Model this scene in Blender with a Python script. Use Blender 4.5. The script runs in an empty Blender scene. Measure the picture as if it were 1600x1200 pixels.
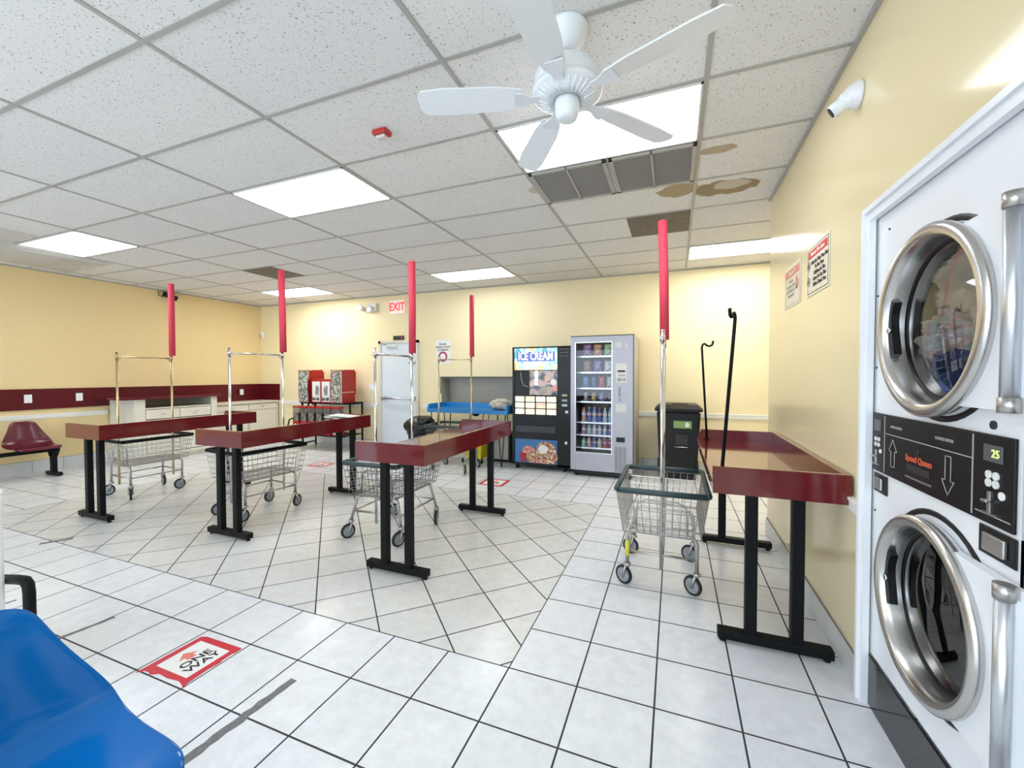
import bpy, bmesh, math, random
from mathutils import Vector, Matrix
random.seed(7)
PI = math.pi
scene = bpy.context.scene
COL = scene.collection

# ------------------------------------------------------------------ camera, world, exposure
CZ = 1.424            # eye height
H = 2.968             # ceiling height
XL, XR, YB, YF = -8.67, 0.785, 6.62, -4.6   # left wall, right wall, back wall, front wall
YC, XA = 4.27, 2.7    # corner where the right wall ends, alcove right wall
f_px, yaw, pit, roll = 645.82, -.374, -.023, -.0016
fw = Vector((math.sin(yaw)*math.cos(pit), math.cos(yaw)*math.cos(pit), math.sin(pit)))
r0 = Vector((math.cos(yaw), -math.sin(yaw), 0)); u0 = r0.cross(fw)
rr = math.cos(roll)*r0 + math.sin(roll)*u0
uu = -math.sin(roll)*r0 + math.cos(roll)*u0
cam_d = bpy.data.cameras.new('camera'); cam = bpy.data.objects.new('camera', cam_d); COL.objects.link(cam)
cam_d.sensor_width = 36; cam_d.lens = f_px/1600*36; cam_d.clip_start = .05
M = Matrix((rr, uu, -fw)).transposed().to_4x4(); M.translation = Vector((0, 0, CZ))
cam.matrix_world = M
scene.camera = cam
w = bpy.data.worlds.new('world'); scene.world = w; w.use_nodes = True
w.node_tree.nodes['Background'].inputs[0].default_value = (.72, .85, 1, 1)
w.node_tree.nodes['Background'].inputs[1].default_value = 1.0
scene.view_settings.view_transform = 'Standard'; scene.view_settings.look = 'None'
scene.view_settings.gamma = 1; scene.view_settings.use_curve_mapping = False
scene.view_settings.exposure = 0.26
LAMP = 8.2            # ceiling lamp panels
DAY = 270             # daylight through the shop front
sun = bpy.data.lights.new('shopfront_daylight', 'AREA'); sun.shape = 'RECTANGLE'; sun.size = 8.6; sun.size_y = 2.1
sun.energy = DAY; sun.color = (.72, .86, 1)
so = bpy.data.objects.new('shopfront_daylight', sun); COL.objects.link(so)
so.location = (-3.9, YF-.15, 1.45); so.rotation_euler = (PI/2+math.radians(26), 0, 0)   # -Z of lamp points +Y into the room

# ------------------------------------------------------------------ materials
def mat(name, col, rough=.5, metal=0, var=.04, vscale=8, bump=0, bscale=60, spec=.5, trans=0, emit=None, es=0, coat=0, alpha=1):
    m = bpy.data.materials.new(name); m.use_nodes = True; nt = m.node_tree; N = nt.nodes; L = nt.links
    b = N['Principled BSDF']
    b.inputs['Roughness'].default_value = rough; b.inputs['Metallic'].default_value = metal
    b.inputs['Specular IOR Level'].default_value = spec
    b.inputs['Transmission Weight'].default_value = trans; b.inputs['Coat Weight'].default_value = coat; b.inputs['Coat Roughness'].default_value = .05
    b.inputs['Alpha'].default_value = alpha
    c = (*col, 1)
    tc = N.new('ShaderNodeTexCoord')
    if var:
        n = N.new('ShaderNodeTexNoise'); n.inputs['Scale'].default_value = vscale; n.inputs['Detail'].default_value = 3
        L.new(tc.outputs['Object'], n.inputs['Vector'])
        mx = N.new('ShaderNodeMix'); mx.data_type = 'RGBA'
        mx.inputs[6].default_value = tuple(x*(1-var) for x in col)+(1,)
        mx.inputs[7].default_value = tuple(min(1, x*(1+var)) for x in col)+(1,)
        L.new(n.outputs['Fac'], mx.inputs[0]); L.new(mx.outputs[2], b.inputs['Base Color'])
    else:
        b.inputs['Base Color'].default_value = c
    if bump:
        n2 = N.new('ShaderNodeTexNoise'); n2.inputs['Scale'].default_value = bscale; n2.inputs['Detail'].default_value = 3
        L.new(tc.outputs['Object'], n2.inputs['Vector'])
        bp = N.new('ShaderNodeBump'); bp.inputs['Strength'].default_value = bump; bp.inputs['Distance'].default_value = .01
        L.new(n2.outputs['Fac'], bp.inputs['Height']); L.new(bp.outputs['Normal'], b.inputs['Normal'])
    if emit:
        b.inputs['Emission Color'].default_value = (*emit, 1); b.inputs['Emission Strength'].default_value = es
    return m

YEL = (.88, .76, .48)
M_wall = mat('yellow wall paint', YEL, .38, var=.03, vscale=1.5, bump=.06, bscale=90, spec=.35)
M_wallR = mat('glossy yellow wall paint', (.87, .75, .47), .12, var=.02, vscale=1.5, bump=.008, bscale=60, spec=.45)
M_wallL = mat('yellow stucco paint', (.84, .66, .35), .6, var=.08, vscale=60, bump=.35, bscale=120, spec=.3)
M_white = mat('white enamel', (.86, .88, .92), .28, var=.015, vscale=4, spec=.5)
M_whitetrim = mat('white painted trim', (.88, .87, .82), .4, var=.03)
M_fan = mat('white fan plastic', (.86, .89, .93), .35, var=.02)
M_burg = mat('burgundy gloss laminate', (.135, .010, .014), .10, var=.12, vscale=5, spec=.5, coat=.25)
M_burgwall = mat('dark burgundy laminate', (.10, .004, .010), .3, var=.1, vscale=4, spec=.4)
M_blue = mat('blue gloss laminate', (.02, .22, .55), .25, var=.08, vscale=5)
M_blk = mat('black powder coated steel', (.004, .005, .006), .5, var=.2, vscale=20, spec=.18)
M_blkpl = mat('black plastic', (.004, .004, .006), .38, var=.2, vscale=20, spec=.35)
M_chrome = mat('chrome', (.72, .72, .74), .16, 1, var=.05)
M_steel = mat('worn zinc steel', (.50, .49, .48), .32, .9, var=.15, vscale=15)
M_brush = mat('brushed stainless steel', (.60, .59, .58), .27, 1, var=.06, vscale=4, bump=.03, bscale=200)
M_drum = mat('dark drum steel', (.16, .15, .15), .4, .8, var=.2, vscale=20)
M_alu = mat('aluminium bar', (.66, .68, .73), .33, .85, var=.04)
M_wire = mat('zinc wire', (.46, .45, .44), .35, .85, var=.15, vscale=30)
M_wiredk = mat('dull wire', (.24, .24, .24), .4, .8, var=.15, vscale=30)
M_bump = mat('green grey rubber bumper', (.035, .065, .07), .5, var=.15, vscale=20)
M_foam = mat('red pool noodle foam', (.70, .055, .10), .75, var=.07, vscale=30, bump=.1, bscale=200)
M_tire = mat('black rubber tire', (.015, .015, .018), .6, var=.2)
M_hub = mat('grey wheel disc', (.30, .32, .35), .45, var=.06)
M_tapey = mat('yellow tape', (.75, .70, .08), .5, var=.1, vscale=30)
M_maroon = mat('maroon fiberglass', (.12, .008, .024), .22, var=.15, vscale=20, spec=.6)
M_bluesh = mat('blue fiberglass', (.001, .13, .46), .13, var=.08, vscale=6, spec=.38, bump=.02, bscale=60)
M_cream = mat('cream cabinet laminate', (.74, .70, .60), .45, var=.03)
M_dark = mat('dark interior', (.02, .02, .022), .6, var=.2)
M_grille = mat('grey louvre metal', (.26, .24, .22), .55, var=.1)
M_back = mat('dark duct backing', (.07, .06, .055), .8, var=.1)
M_brown = mat('brown ceiling patch', (.17, .145, .115), .75, var=.35, vscale=12)
M_tgrid = mat('ceiling grid metal', (.43, .42, .39), .5, var=.1, vscale=3)
M_paper = mat('white paper', (.85, .85, .83), .7, var=.02)
M_ink = mat('black ink', (.03, .03, .035), .6, var=.1)
M_redink = mat('red ink', (.65, .05, .06), .6, var=.1)
M_redsticker = mat('red floor tape', (.62, .03, .05), .4, var=.15, vscale=30)
M_redpale = mat('worn red print', (.80, .22, .18), .5, var=.2, vscale=60)
M_gum = mat('red vending metal', (.42, .012, .015), .3, var=.1)
M_silver = mat('silver grey vending cabinet', (.44, .44, .50), .38, .25, var=.03)
M_grille2 = mat('grey grille slats', (.33, .33, .36), .5, .2, var=.05)
M_beige = mat('beige painted steel', (.45, .42, .36), .5, var=.05)
M_greypl = mat('grey laminate panel', (.42, .405, .365), .45, var=.06)
M_greydk = mat('dark bronze trim', (.05, .045, .04), .5, var=.1)
M_tapegrey = mat('worn grey tape', (.17, .17, .18), .6, var=.45, vscale=40)
M_doorp = mat('pale blue white door paint', (.72, .78, .84), .35, var=.02)
M_frame = mat('beige door frame paint', (.72, .68, .58), .45, var=.04)
M_green = mat('green recycling label', (.22, .36, .12), .5, var=.3, vscale=15)
M_yelpl = mat('yellow bucket plastic', (.78, .68, .03), .4, var=.06)
M_bag = mat('black bin bag film', (.004, .004, .005), .3, var=.2, bump=.5, bscale=14)
M_basetile = mat('glazed base tile', (.66, .67, .66), .25, var=.12, vscale=5)
M_cloth = mat('beige blanket', (.55, .50, .42), .9, var=.15, vscale=25, bump=.3, bscale=60)
M_lampd = mat('lit lamp diffuser', (.9, .9, .9), .5, var=0, emit=(.93, .97, 1), es=LAMP)
M_lampd2 = mat('lit lamp diffuser with new tubes', (.9, .9, .9), .5, var=0, emit=(1, .985, .93), es=LAMP*2.1)
M_lampf = mat('lamp frame', (.75, .75, .74), .5, var=.03)
M_red = mat('alarm red plastic', (.5, .03, .02), .35, var=.05)

def glass(name, tint=(1, 1, 1), a=.12, rough=.02):
    # thin window glass: mostly see-through, glossy at grazing angles
    m = bpy.data.materials.new(name); m.use_nodes = True; nt = m.node_tree; N = nt.nodes; L = nt.links
    N.remove(N['Principled BSDF'])
    t = N.new('ShaderNodeBsdfTransparent'); t.inputs[0].default_value = (*tint, 1)
    g = N.new('ShaderNodeBsdfGlossy'); g.inputs['Roughness'].default_value = rough
    fr = N.new('ShaderNodeFresnel'); fr.inputs[0].default_value = 1.5
    ad = N.new('ShaderNodeMath'); ad.operation = 'ADD'; ad.inputs[1].default_value = a; ad.use_clamp = True
    L.new(fr.outputs[0], ad.inputs[0])
    mx = N.new('ShaderNodeMixShader'); L.new(ad.outputs[0], mx.inputs[0]); L.new(t.outputs[0], mx.inputs[1]); L.new(g.outputs[0], mx.inputs[2])
    L.new(mx.outputs[0], N['Material Output'].inputs[0])
    return m
M_glass = glass('clear glass', a=-.02)
M_glassd = glass('smoked dryer glass', (.80, .82, .85), .03)
M_globe = glass('scratched clear plastic', (.8, .8, .8), .10, .2)

def tilemat(name, rot, ox, oy, col1, col2, grout, size=.334, mortar=.0042, rough=.22):
    m = bpy.data.materials.new(name); m.use_nodes = True; nt = m.node_tree; N = nt.nodes; L = nt.links
    b = N['Principled BSDF']; tc = N.new('ShaderNodeTexCoord')
    mp = N.new('ShaderNodeMapping'); mp.inputs['Rotation'].default_value = (0, 0, rot); mp.inputs['Location'].default_value = (-ox, -oy, 0)
    L.new(tc.outputs['Object'], mp.inputs['Vector'])
    br = N.new('ShaderNodeTexBrick'); br.offset = 0; br.squash = 1
    br.inputs['Scale'].default_value = 1; br.inputs['Brick Width'].default_value = size; br.inputs['Row Height'].default_value = size
    br.inputs['Mortar Size'].default_value = mortar; br.inputs['Mortar Smooth'].default_value = .1
    br.inputs['Color1'].default_value = (*col1, 1); br.inputs['Color2'].default_value = (*col2, 1); br.inputs['Mortar'].default_value = (*grout, 1)
    L.new(mp.outputs[0], br.inputs['Vector'])
    # faint mottling of the glaze
    n = N.new('ShaderNodeTexNoise'); n.inputs['Scale'].default_value = 14; n.inputs['Detail'].default_value = 6; n.inputs['Roughness'].default_value = .7
    L.new(tc.outputs['Object'], n.inputs['Vector'])
    rp = N.new('ShaderNodeMapRange'); rp.inputs['From Min'].default_value = .3; rp.inputs['From Max'].default_value = .7
    rp.inputs['To Min'].default_value = .90; rp.inputs['To Max'].default_value = 1.04
    L.new(n.outputs['Fac'], rp.inputs['Value'])
    mx = N.new('ShaderNodeMix'); mx.data_type = 'RGBA'; mx.blend_type = 'MULTIPLY'; mx.inputs[0].default_value = 1
    L.new(br.outputs['Color'], mx.inputs[6]); L.new(rp.outputs[0], mx.inputs[7])
    L.new(mx.outputs[2], b.inputs['Base Color'])
    r = N.new('ShaderNodeMapRange'); r.inputs['To Min'].default_value = rough; r.inputs['To Max'].default_value = .8
    L.new(br.outputs['Fac'], r.inputs['Value']); L.new(r.outputs[0], b.inputs['Roughness'])
    n2 = N.new('ShaderNodeTexNoise'); n2.inputs['Scale'].default_value = 30; L.new(tc.outputs['Object'], n2.inputs['Vector'])
    sb = N.new('ShaderNodeMath'); sb.operation = 'MULTIPLY_ADD'; sb.inputs[1].default_value = -1.5
    L.new(br.outputs['Fac'], sb.inputs[0]); L.new(n2.outputs['Fac'], sb.inputs[2])
    bp = N.new('ShaderNodeBump'); bp.inputs['Strength'].default_value = .25; bp.inputs['Distance'].default_value = .003
    L.new(sb.outputs[0], bp.inputs['Height']); L.new(bp.outputs[0], b.inputs['Normal'])
    return m
TX0, TY0 = -.738, 1.833
M_floor = tilemat('white floor tile', 0, TX0-334*.334, TY0-334*.334, (.84, .865, .895), (.80, .825, .865), (.035, .035, .045))
M_floord = tilemat('diagonal floor tile', -PI/4, .229-334*.334, .181-334*.334, (.78, .785, .77), (.74, .745, .73), (.035, .035, .04))

def ceilmat():
    m = bpy.data.materials.new('acoustic ceiling tile'); m.use_nodes = True; nt = m.node_tree; N = nt.nodes; L = nt.links
    b = N['Principled BSDF']; b.inputs['Roughness'].default_value = .95; b.inputs['Specular IOR Level'].default_value = .1
    tc = N.new('ShaderNodeTexCoord')
    n = N.new('ShaderNodeTexNoise'); n.inputs['Scale'].default_value = 105; n.inputs['Detail'].default_value = 2.0; n.inputs['Roughness'].default_value = .6
    L.new(tc.outputs['Object'], n.inputs['Vector'])
    rp = N.new('ShaderNodeMapRange'); rp.inputs['From Min'].default_value = .30; rp.inputs['From Max'].default_value = .37
    L.new(n.outputs['Fac'], rp.inputs['Value'])
    # tile to tile tone: some tiles are newer
    br = N.new('ShaderNodeTexBrick'); br.offset = 0; br.squash = 1
    br.inputs['Scale'].default_value = 1; br.inputs['Brick Width'].default_value = 1.22; br.inputs['Row Height'].default_value = .61
    br.inputs['Mortar Size'].default_value = .0135; br.inputs['Mortar Smooth'].default_value = .2
    br.inputs['Color1'].default_value = (.82, .81, .79, 1); br.inputs['Color2'].default_value = (.77, .77, .77, 1); br.inputs['Mortar'].default_value = (.22, .20, .18, 1)  # mortar colour: shadow gaps beside the T bars painted as a dark fringe
    mp = N.new('ShaderNodeMapping'); mp.inputs['Location'].default_value = (-(.147-122), -(2.41-61), 0)
    L.new(tc.outputs['Object'], mp.inputs['Vector']); L.new(mp.outputs[0], br.inputs['Vector'])
    mx = N.new('ShaderNodeMix'); mx.data_type = 'RGBA'; mx.inputs[6].default_value = (.22, .20, .18, 1)
    L.new(rp.outputs[0], mx.inputs[0]); L.new(br.outputs['Color'], mx.inputs[7])
    # water stains with their own outline
    last = mx.outputs[2]
    for (cx, cy, rx, ry, col) in ((.36, 3.86, .26, .15, (.36, .28, .18)), (.02, 3.78, .16, .14, (.46, .37, .24)), (.27, 3.2, .12, .06, (.5, .42, .3)), (.42, 3.82, .13, .09, (.62, .56, .46)), (-1.05, 3.33, .10, .08, (.6, .52, .42))):
        mm = N.new('ShaderNodeMapping'); mm.inputs['Location'].default_value = (-cx/rx, -cy/ry, 0); mm.inputs['Scale'].default_value = (1/rx, 1/ry, 0)
        L.new(tc.outputs['Object'], mm.inputs['Vector'])
        ln = N.new('ShaderNodeVectorMath'); ln.operation = 'LENGTH'; L.new(mm.outputs[0], ln.inputs[0])
        nn = N.new('ShaderNodeTexNoise'); nn.inputs['Scale'].default_value = 9; nn.inputs['Detail'].default_value = 4; L.new(tc.outputs['Object'], nn.inputs['Vector'])
        ad = N.new('ShaderNodeMath'); ad.operation = 'MULTIPLY_ADD'; ad.inputs[1].default_value = .9
        L.new(nn.outputs['Fac'], ad.inputs[0]); L.new(ln.outputs['Value'], ad.inputs[2])
        rg = N.new('ShaderNodeMapRange'); rg.inputs['From Min'].default_value = 1.45; rg.inputs['From Max'].default_value = 1.35
        L.new(ad.outputs[0], rg.inputs['Value'])
        m2 = N.new('ShaderNodeMix'); m2.data_type = 'RGBA'; m2.inputs[7].default_value = (*col, 1)
        L.new(rg.outputs[0], m2.inputs[0]); L.new(last, m2.inputs[6]); last = m2.outputs[2]
    L.new(last, b.inputs['Base Color'])
    bp = N.new('ShaderNodeBump'); bp.inputs['Strength'].default_value = .4; bp.inputs['Distance'].default_value = .006
    L.new(rp.outputs[0], bp.inputs['Height']); L.new(bp.outputs[0], b.inputs['Normal'])
    return m
M_ceil = ceilmat()

def patchmat(name, cols, scale=8, rough=.5, emit=0, kind='noise', **k):
    # hard-edged multi-colour patches (packaging, capsules, laundry prints)
    m = bpy.data.materials.new(name); m.use_nodes = True; nt = m.node_tree; N = nt.nodes; L = nt.links
    b = N['Principled BSDF']; b.inputs['Roughness'].default_value = rough
    tc = N.new('ShaderNodeTexCoord')
    if kind == 'vor':
        v = N.new('ShaderNodeTexVoronoi'); v.inputs['Scale'].default_value = scale; L.new(tc.outputs['Object'], v.inputs['Vector'])
        sp = N.new('ShaderNodeSeparateColor'); L.new(v.outputs['Color'], sp.inputs[0]); out = sp.outputs[0]
    else:
        n = N.new('ShaderNodeTexNoise'); n.inputs['Scale'].default_value = scale; n.inputs['Detail'].default_value = 1; L.new(tc.outputs['Object'], n.inputs['Vector'])
        mr = N.new('ShaderNodeMapRange'); mr.inputs['From Min'].default_value = .3; mr.inputs['From Max'].default_value = .7; L.new(n.outputs['Fac'], mr.inputs['Value']); out = mr.outputs[0]
    cr = N.new('ShaderNodeValToRGB'); cr.color_ramp.interpolation = k.get('interp', 'CONSTANT')
    while len(cr.color_ramp.elements) < len(cols): cr.color_ramp.elements.new(.5)
    for i, c in enumerate(cols): cr.color_ramp.elements[i].position = i/len(cols); cr.color_ramp.elements[i].color = (*c, 1)
    L.new(out, cr.inputs[0]); L.new(cr.outputs[0], b.inputs['Base Color'])
    if emit: L.new(cr.outputs[0], b.inputs['Emission Color']); b.inputs['Emission Strength'].default_value = emit
    if k.get('bump'):
        bp = N.new('ShaderNodeBump'); bp.inputs['Strength'].default_value = k['bump']; bp.inputs['Distance'].default_value = .01
        L.new(out, bp.inputs['Height']); L.new(bp.outputs[0], b.inputs['Normal'])
    return m

# ------------------------------------------------------------------ mesh builder
class MB:
    def __init__(s): s.bm = bmesh.new()
    def box(s, x0, y0, z0, x1, y1, z1, bev=0, mi=0):
        x0, x1 = min(x0, x1), max(x0, x1); y0, y1 = min(y0, y1), max(y0, y1); z0, z1 = min(z0, z1), max(z0, z1)
        r = bmesh.ops.create_cube(s.bm, size=1)
        for v in r['verts']: v.co = Vector(((x0+x1)/2+v.co.x*(x1-x0), (y0+y1)/2+v.co.y*(y1-y0), (z0+z1)/2+v.co.z*(z1-z0)))
        fs = {f for v in r['verts'] for f in v.link_faces}
        for f in fs: f.material_index = mi
        if bev:
            es = {e for v in r['verts'] for e in v.link_edges}
            bmesh.ops.bevel(s.bm, geom=list(es), offset=bev, segments=2, affect='EDGES', profile=.5, clamp_overlap=True, material=mi)
        return s
    def tube(s, pts, r, n=8, mi=0, smooth=True, cap=True, rads=None):
        pts = [Vector(p) for p in pts]; rings = []
        up = None
        for i, p in enumerate(pts):
            if i == 0: d = pts[1]-p
            elif i == len(pts)-1: d = p-pts[i-1]
            else: d = (pts[i+1]-p).normalized()+(p-pts[i-1]).normalized()
            d.normalize()
            if up is None:
                a = Vector((0, 0, 1)) if abs(d.z) < .9 else Vector((1, 0, 0))
            else: a = up
            x = a.cross(d)
            if x.length < 1e-5: x = Vector((1, 0, 0)).cross(d)
            x.normalize(); y = d.cross(x); up = y
            R = rads[i] if rads else r
            rings.append([s.bm.verts.new(p+R*(math.cos(t)*x+math.sin(t)*y)) for t in [2*PI*k/n for k in range(n)]])
        for i in range(len(rings)-1):
            for k in range(n):
                f = s.bm.faces.new((rings[i][k], rings[i][(k+1) % n], rings[i+1][(k+1) % n], rings[i+1][k])); f.smooth = smooth; f.material_index = mi
        if cap:
            for rg in (rings[0][::-1], rings[-1]):
                f = s.bm.faces.new(rg); f.material_index = mi
        return s
    def lathe(s, prof, c=(0, 0, 0), axis='z', n=24, mi=0, smooth=True, cap=True):
        # prof: (radius, height)
        c = Vector(c); rings = []
        for (r, h) in prof:
            ring = []
            for k in range(n):
                t = 2*PI*k/n; a, b_ = r*math.cos(t), r*math.sin(t)
                p = {'z': Vector((a, b_, h)), 'x': Vector((h, a, b_)), 'y': Vector((b_, h, a))}[axis]
                ring.append(s.bm.verts.new(c+p))
            rings.append(ring)
        for i in range(len(rings)-1):
            for k in range(n):
                f = s.bm.faces.new((rings[i][k], rings[i][(k+1) % n], rings[i+1][(k+1) % n], rings[i+1][k])); f.smooth = smooth; f.material_index = mi
        if cap:
            f = s.bm.faces.new(rings[0][::-1]); f.material_index = mi
            f = s.bm.faces.new(rings[-1]); f.material_index = mi
        return s
    def prism(s, pts, h0, h1, axis='z', mi=0):
        # pts 2D polygon; axis z:(x,y) x:(y,z) y:(x,z)
        def P(a, b_, h): return {'z': Vector((a, b_, h)), 'x': Vector((h, a, b_)), 'y': Vector((a, h, b_))}[axis]
        A = [s.bm.verts.new(P(a, b_, h0)) for a, b_ in pts]; B = [s.bm.verts.new(P(a, b_, h1)) for a, b_ in pts]
        n = len(pts); f = s.bm.faces.new(A[::-1]); f.material_index = mi; f = s.bm.faces.new(B); f.material_index = mi
        for k in range(n):
            f = s.bm.faces.new((A[k], A[(k+1) % n], B[(k+1) % n], B[k])); f.material_index = mi
        return s
    def quad(s, pts, mi=0):
        f = s.bm.faces.new([s.bm.verts.new(p) for p in pts]); f.material_index = mi; return s
    def sphere(s, c, r, sc=(1, 1, 1), n=12, mi=0):
        q = bmesh.ops.create_uvsphere(s.bm, u_segments=n, v_segments=max(6, n//2+2), radius=r)
        for v in q['verts']: v.co = Vector((v.co.x*sc[0]+c[0], v.co.y*sc[1]+c[1], v.co.z*sc[2]+c[2]))
        for f in {f for v in q['verts'] for f in v.link_faces}: f.smooth = True; f.material_index = mi
        return s
    def build(s, name, m, parent=None, label=None, kind=None, loc=None, recalc=True):
        if recalc: bmesh.ops.recalc_face_normals(s.bm, faces=s.bm.faces[:])
        me = bpy.data.meshes.new(name); s.bm.to_mesh(me); s.bm.free()
        for q in (m if isinstance(m, (list, tuple)) else [m]): me.materials.append(q)
        o = bpy.data.objects.new(name, me); COL.objects.link(o)
        if parent: o.parent = parent
        if label: o['label'] = label
        if kind: o['kind'] = kind
        if loc: o.location = loc
        return o

def tag(o, label, cat, group=None):
    o['label'] = label; o['category'] = cat
    if group: o['group'] = group
    return o
def thing(name, label, cat, loc=(0, 0, 0), rz=0, group=None):
    o = bpy.data.objects.new(name, None); COL.objects.link(o); o.location = loc; o.rotation_euler = (0, 0, rz); o.empty_display_size = .1
    return tag(o, label, cat, group)
def dup(o, loc=None, rz=None, label=None, group=None, parent=None):
    c = o.copy(); COL.objects.link(c)
    if parent: c.parent = parent
    if loc is not None: c.location = loc
    if rz is not None: c.rotation_euler = (0, 0, rz)
    if label: c['label'] = label
    if group: c['group'] = group
    for ch in list(o.children): dup(ch, parent=c)
    return c
def struct(o): o['kind'] = 'structure'; return o
def text(name, body, size, m, parent, loc, rot, depth=.0008, align='CENTER', sx=1, bold=0, label=None):
    cu = bpy.data.curves.new(name, 'FONT'); cu.body = body; cu.size = size; cu.extrude = depth; cu.align_x = align; cu.align_y = 'CENTER'; cu.offset = bold
    cu.resolution_u = 3
    o = bpy.data.objects.new(name, cu)
    me = bpy.data.meshes.new_from_object(o); me.name = name; me.materials.clear(); me.materials.append(m)
    bpy.data.objects.remove(o); bpy.data.curves.remove(cu)
    for v in me.vertices: v.co.x *= sx
    q = bpy.data.objects.new(name, me); COL.objects.link(q); q.location = loc; q.rotation_euler = rot
    if parent: q.parent = parent
    if label: q['label'] = label
    return q
RY = (PI/2, 0, 0)          # text facing -y
RX = (PI/2, 0, -PI/2)      # text facing -x, reads along -y

# ------------------------------------------------------------------ room shell
DX0, DX1, DY0, DY1 = -6.416, TX0, TY0, TY0+8*.334
b = MB()
for x0, y0, x1, y1, mi in ((XL, YF, XR+.2, DY0, 0), (XL, DY0, DX0, DY1, 0), (DX0, DY0, DX1, DY1, 1), (DX1, DY0, XA, DY1, 0), (XL, DY1, XA, YB, 0)):
    b.quad([(x0, y0, 0), (x1, y0, 0), (x1, y1, 0), (x0, y1, 0)], mi)
fl = b.build('floor', [M_floor, M_floord], recalc=False); struct(fl)
# dark joint round the diagonal field
b = MB()
for x0, y0, x1, y1 in ((DX0, DY0-.004, DX1, DY0+.004), (DX0, DY1-.004, DX1, DY1+.004), (DX1-.004, DY0, DX1+.004, DY1), (DX0-.004, DY0, DX0+.004, DY1)):
    b.box(x0+(.002 if x1-x0 < .01 else 0), y0+(.002 if y1-y0 < .01 else 0), -.001, x1-(.002 if x1-x0 < .01 else 0), y1-(.002 if y1-y0 < .01 else 0), .0006)
struct(b.build('trim_1', M_ink))
b = MB(); b.quad([(XL, YF, H), (XL, YB, H), (XA, YB, H), (XA, YF, H)]); struct(b.build('ceiling', M_ceil, recalc=False))
# ceiling grid T bars
b = MB()
GX = [.147+1.22*i for i in range(-8, 3)]; GY = [2.41+.61*j for j in range(-12, 8)]
for x in GX:
    if XL < x < XA: b.box(x-.012, (YF if x < XR else YC), H-.006, x+.012, YB, H+.002)
for y in GY:
    if YF < y < YB: b.box(XL, y-.012, H-.005, (XR if y < YC else XA), y+.012, H+.002)
struct(b.build('trim_2', M_tgrid))
# wall angle trim under the ceiling
b = MB(); b.box(XL, YB-.02, H-.02, XA, YB, H-.001); b.box(XL, YF, H-.02, XL+.02, YB, H-.001)
b.box(XR-.02, YF, H-.02, XR, YC, H-.001); struct(b.build('trim_3', M_tgrid))

# back wall with the shallow recess behind the blue table
NX0, NX1, NZ0, NZ1, ND = -4.0, -2.45, .80, 1.372, .30
b = MB()
T = .35
b.box(XL-.1, YB, 0, NX0, YB+T, H); b.box(NX1, YB, 0, XA, YB+T, H); b.box(NX0, YB, 0, NX1, YB+T, NZ0); b.box(NX0, YB, NZ1, NX1, YB+T, H)
struct(b.build('wall_back', M_wall))
b = MB(); b.box(XL-.1, YF, 0, XL, YB, H); struct(b.build('wall_left', M_wallL))
DRY0, DRY1, DRZ = -.35, 2.222, 2.105     # dryer bank opening in the right wall
b = MB()
b.box(XR, DRY1, 0, XR+.12, YC-.12, H); b.box(XR, DRY0, DRZ, XR+.12, DRY1, H); b.box(XR, YF, 0, XR+.12, DRY0, H)
b.box(XR, YC-.12, 0, XA, YC, H)
struct(b.build('wall_right', M_wallR))
b = MB(); b.box(XA, YC-.12, 0, XA+.1, YB, H); struct(b.build('wall_alcove', M_wall))
# front wall: shop front with big panes
b = MB(); b.box(XL, YF-.1, 0, -8.3, YF, H); b.box(.5, YF-.1, 0, XR, YF, H); b.box(-8.3, YF-.1, 0, .5, YF, .35); b.box(-8.3, YF-.1, 2.5, .5, YF, H)
struct(b.build('wall_front', M_wall))
b = MB()
for i in range(5): b.box(-8.3+2.2*i-.03, YF-.08, .35, -8.3+2.2*i+.03, YF-.02, 2.5)
b.box(-8.3, YF-.08, .35, .5, YF-.02, .41); b.box(-8.3, YF-.08, 2.44, .5, YF-.02, 2.5)
wf = b.build('window_1', M_alu); struct(wf)

# chair rails
b = MB()
def rail(b, p0, p1, n):     # moulded profile; n = outward normal
    (xa, ya), (xb, yb) = p0, p1; z = .818
    for z0, z1, d in ((z-.035, z+.035, .012), (z-.018, z+.02, .022), (z+.02, z+.034, .028)):
        if n[0]: b.box(xa, ya, z0, xa+n[0]*d, yb, z1)
        else: b.box(xa, ya, z0, xb, ya+n[1]*d, z1)
rail(b, (XL+.55, YB), (-5.42, YB), (0, -1)); rail(b, (-4.44, YB), (NX0, YB), (0, -1)); rail(b, (NX1, YB), (XA, YB), (0, -1))
struct(b.build('trim_4', M_whitetrim))
b = MB(); rail(b, (XL, YF), (XL, 3.88), (1, 0)); struct(b.build('trim_5', M_whitetrim))
b = MB(); rail(b, (XR, DRY1+.06), (XR, YC), (-1, 0)); struct(b.build('trim_6', M_whitetrim))
# tile base: individual tiles
def base(name, p0, p1, n, h=.135):
    b = MB(); (xa, ya), (xb, yb) = p0, p1; s = .334
    if n[0]: b.box(xa, ya, 0, xa+n[0]*.009, yb, h+.004, mi=1)
    else: b.box(xa, ya, 0, xb, ya+n[1]*.009, h+.004, mi=1)
    L_ = abs(xb-xa)+abs(yb-ya); k = 0
    while k*s < L_:
        a, c = k*s+.003, min((k+1)*s, L_)-.003
        if n[0]: b.box(xa, ya+a, 0, xa+n[0]*.012, ya+c, h, .002)
        else: b.box(xa+a, ya, 0, xa+c, ya+n[1]*.012, h, .002)
        k += 1
    struct(b.build(name, [M_basetile, M_grille]))
base('baseboard_right', (XR, DRY1+.06), (XR, YC), (-1, 0)); base('baseboard_back', (XL, YB), (-5.42, YB), (0, -1)); base('baseboard_back_right', (-4.44, YB), (XA, YB), (0, -1))
base('baseboard_left', (XL, -2), (XL, 3.9), (1, 0), .18)
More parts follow.
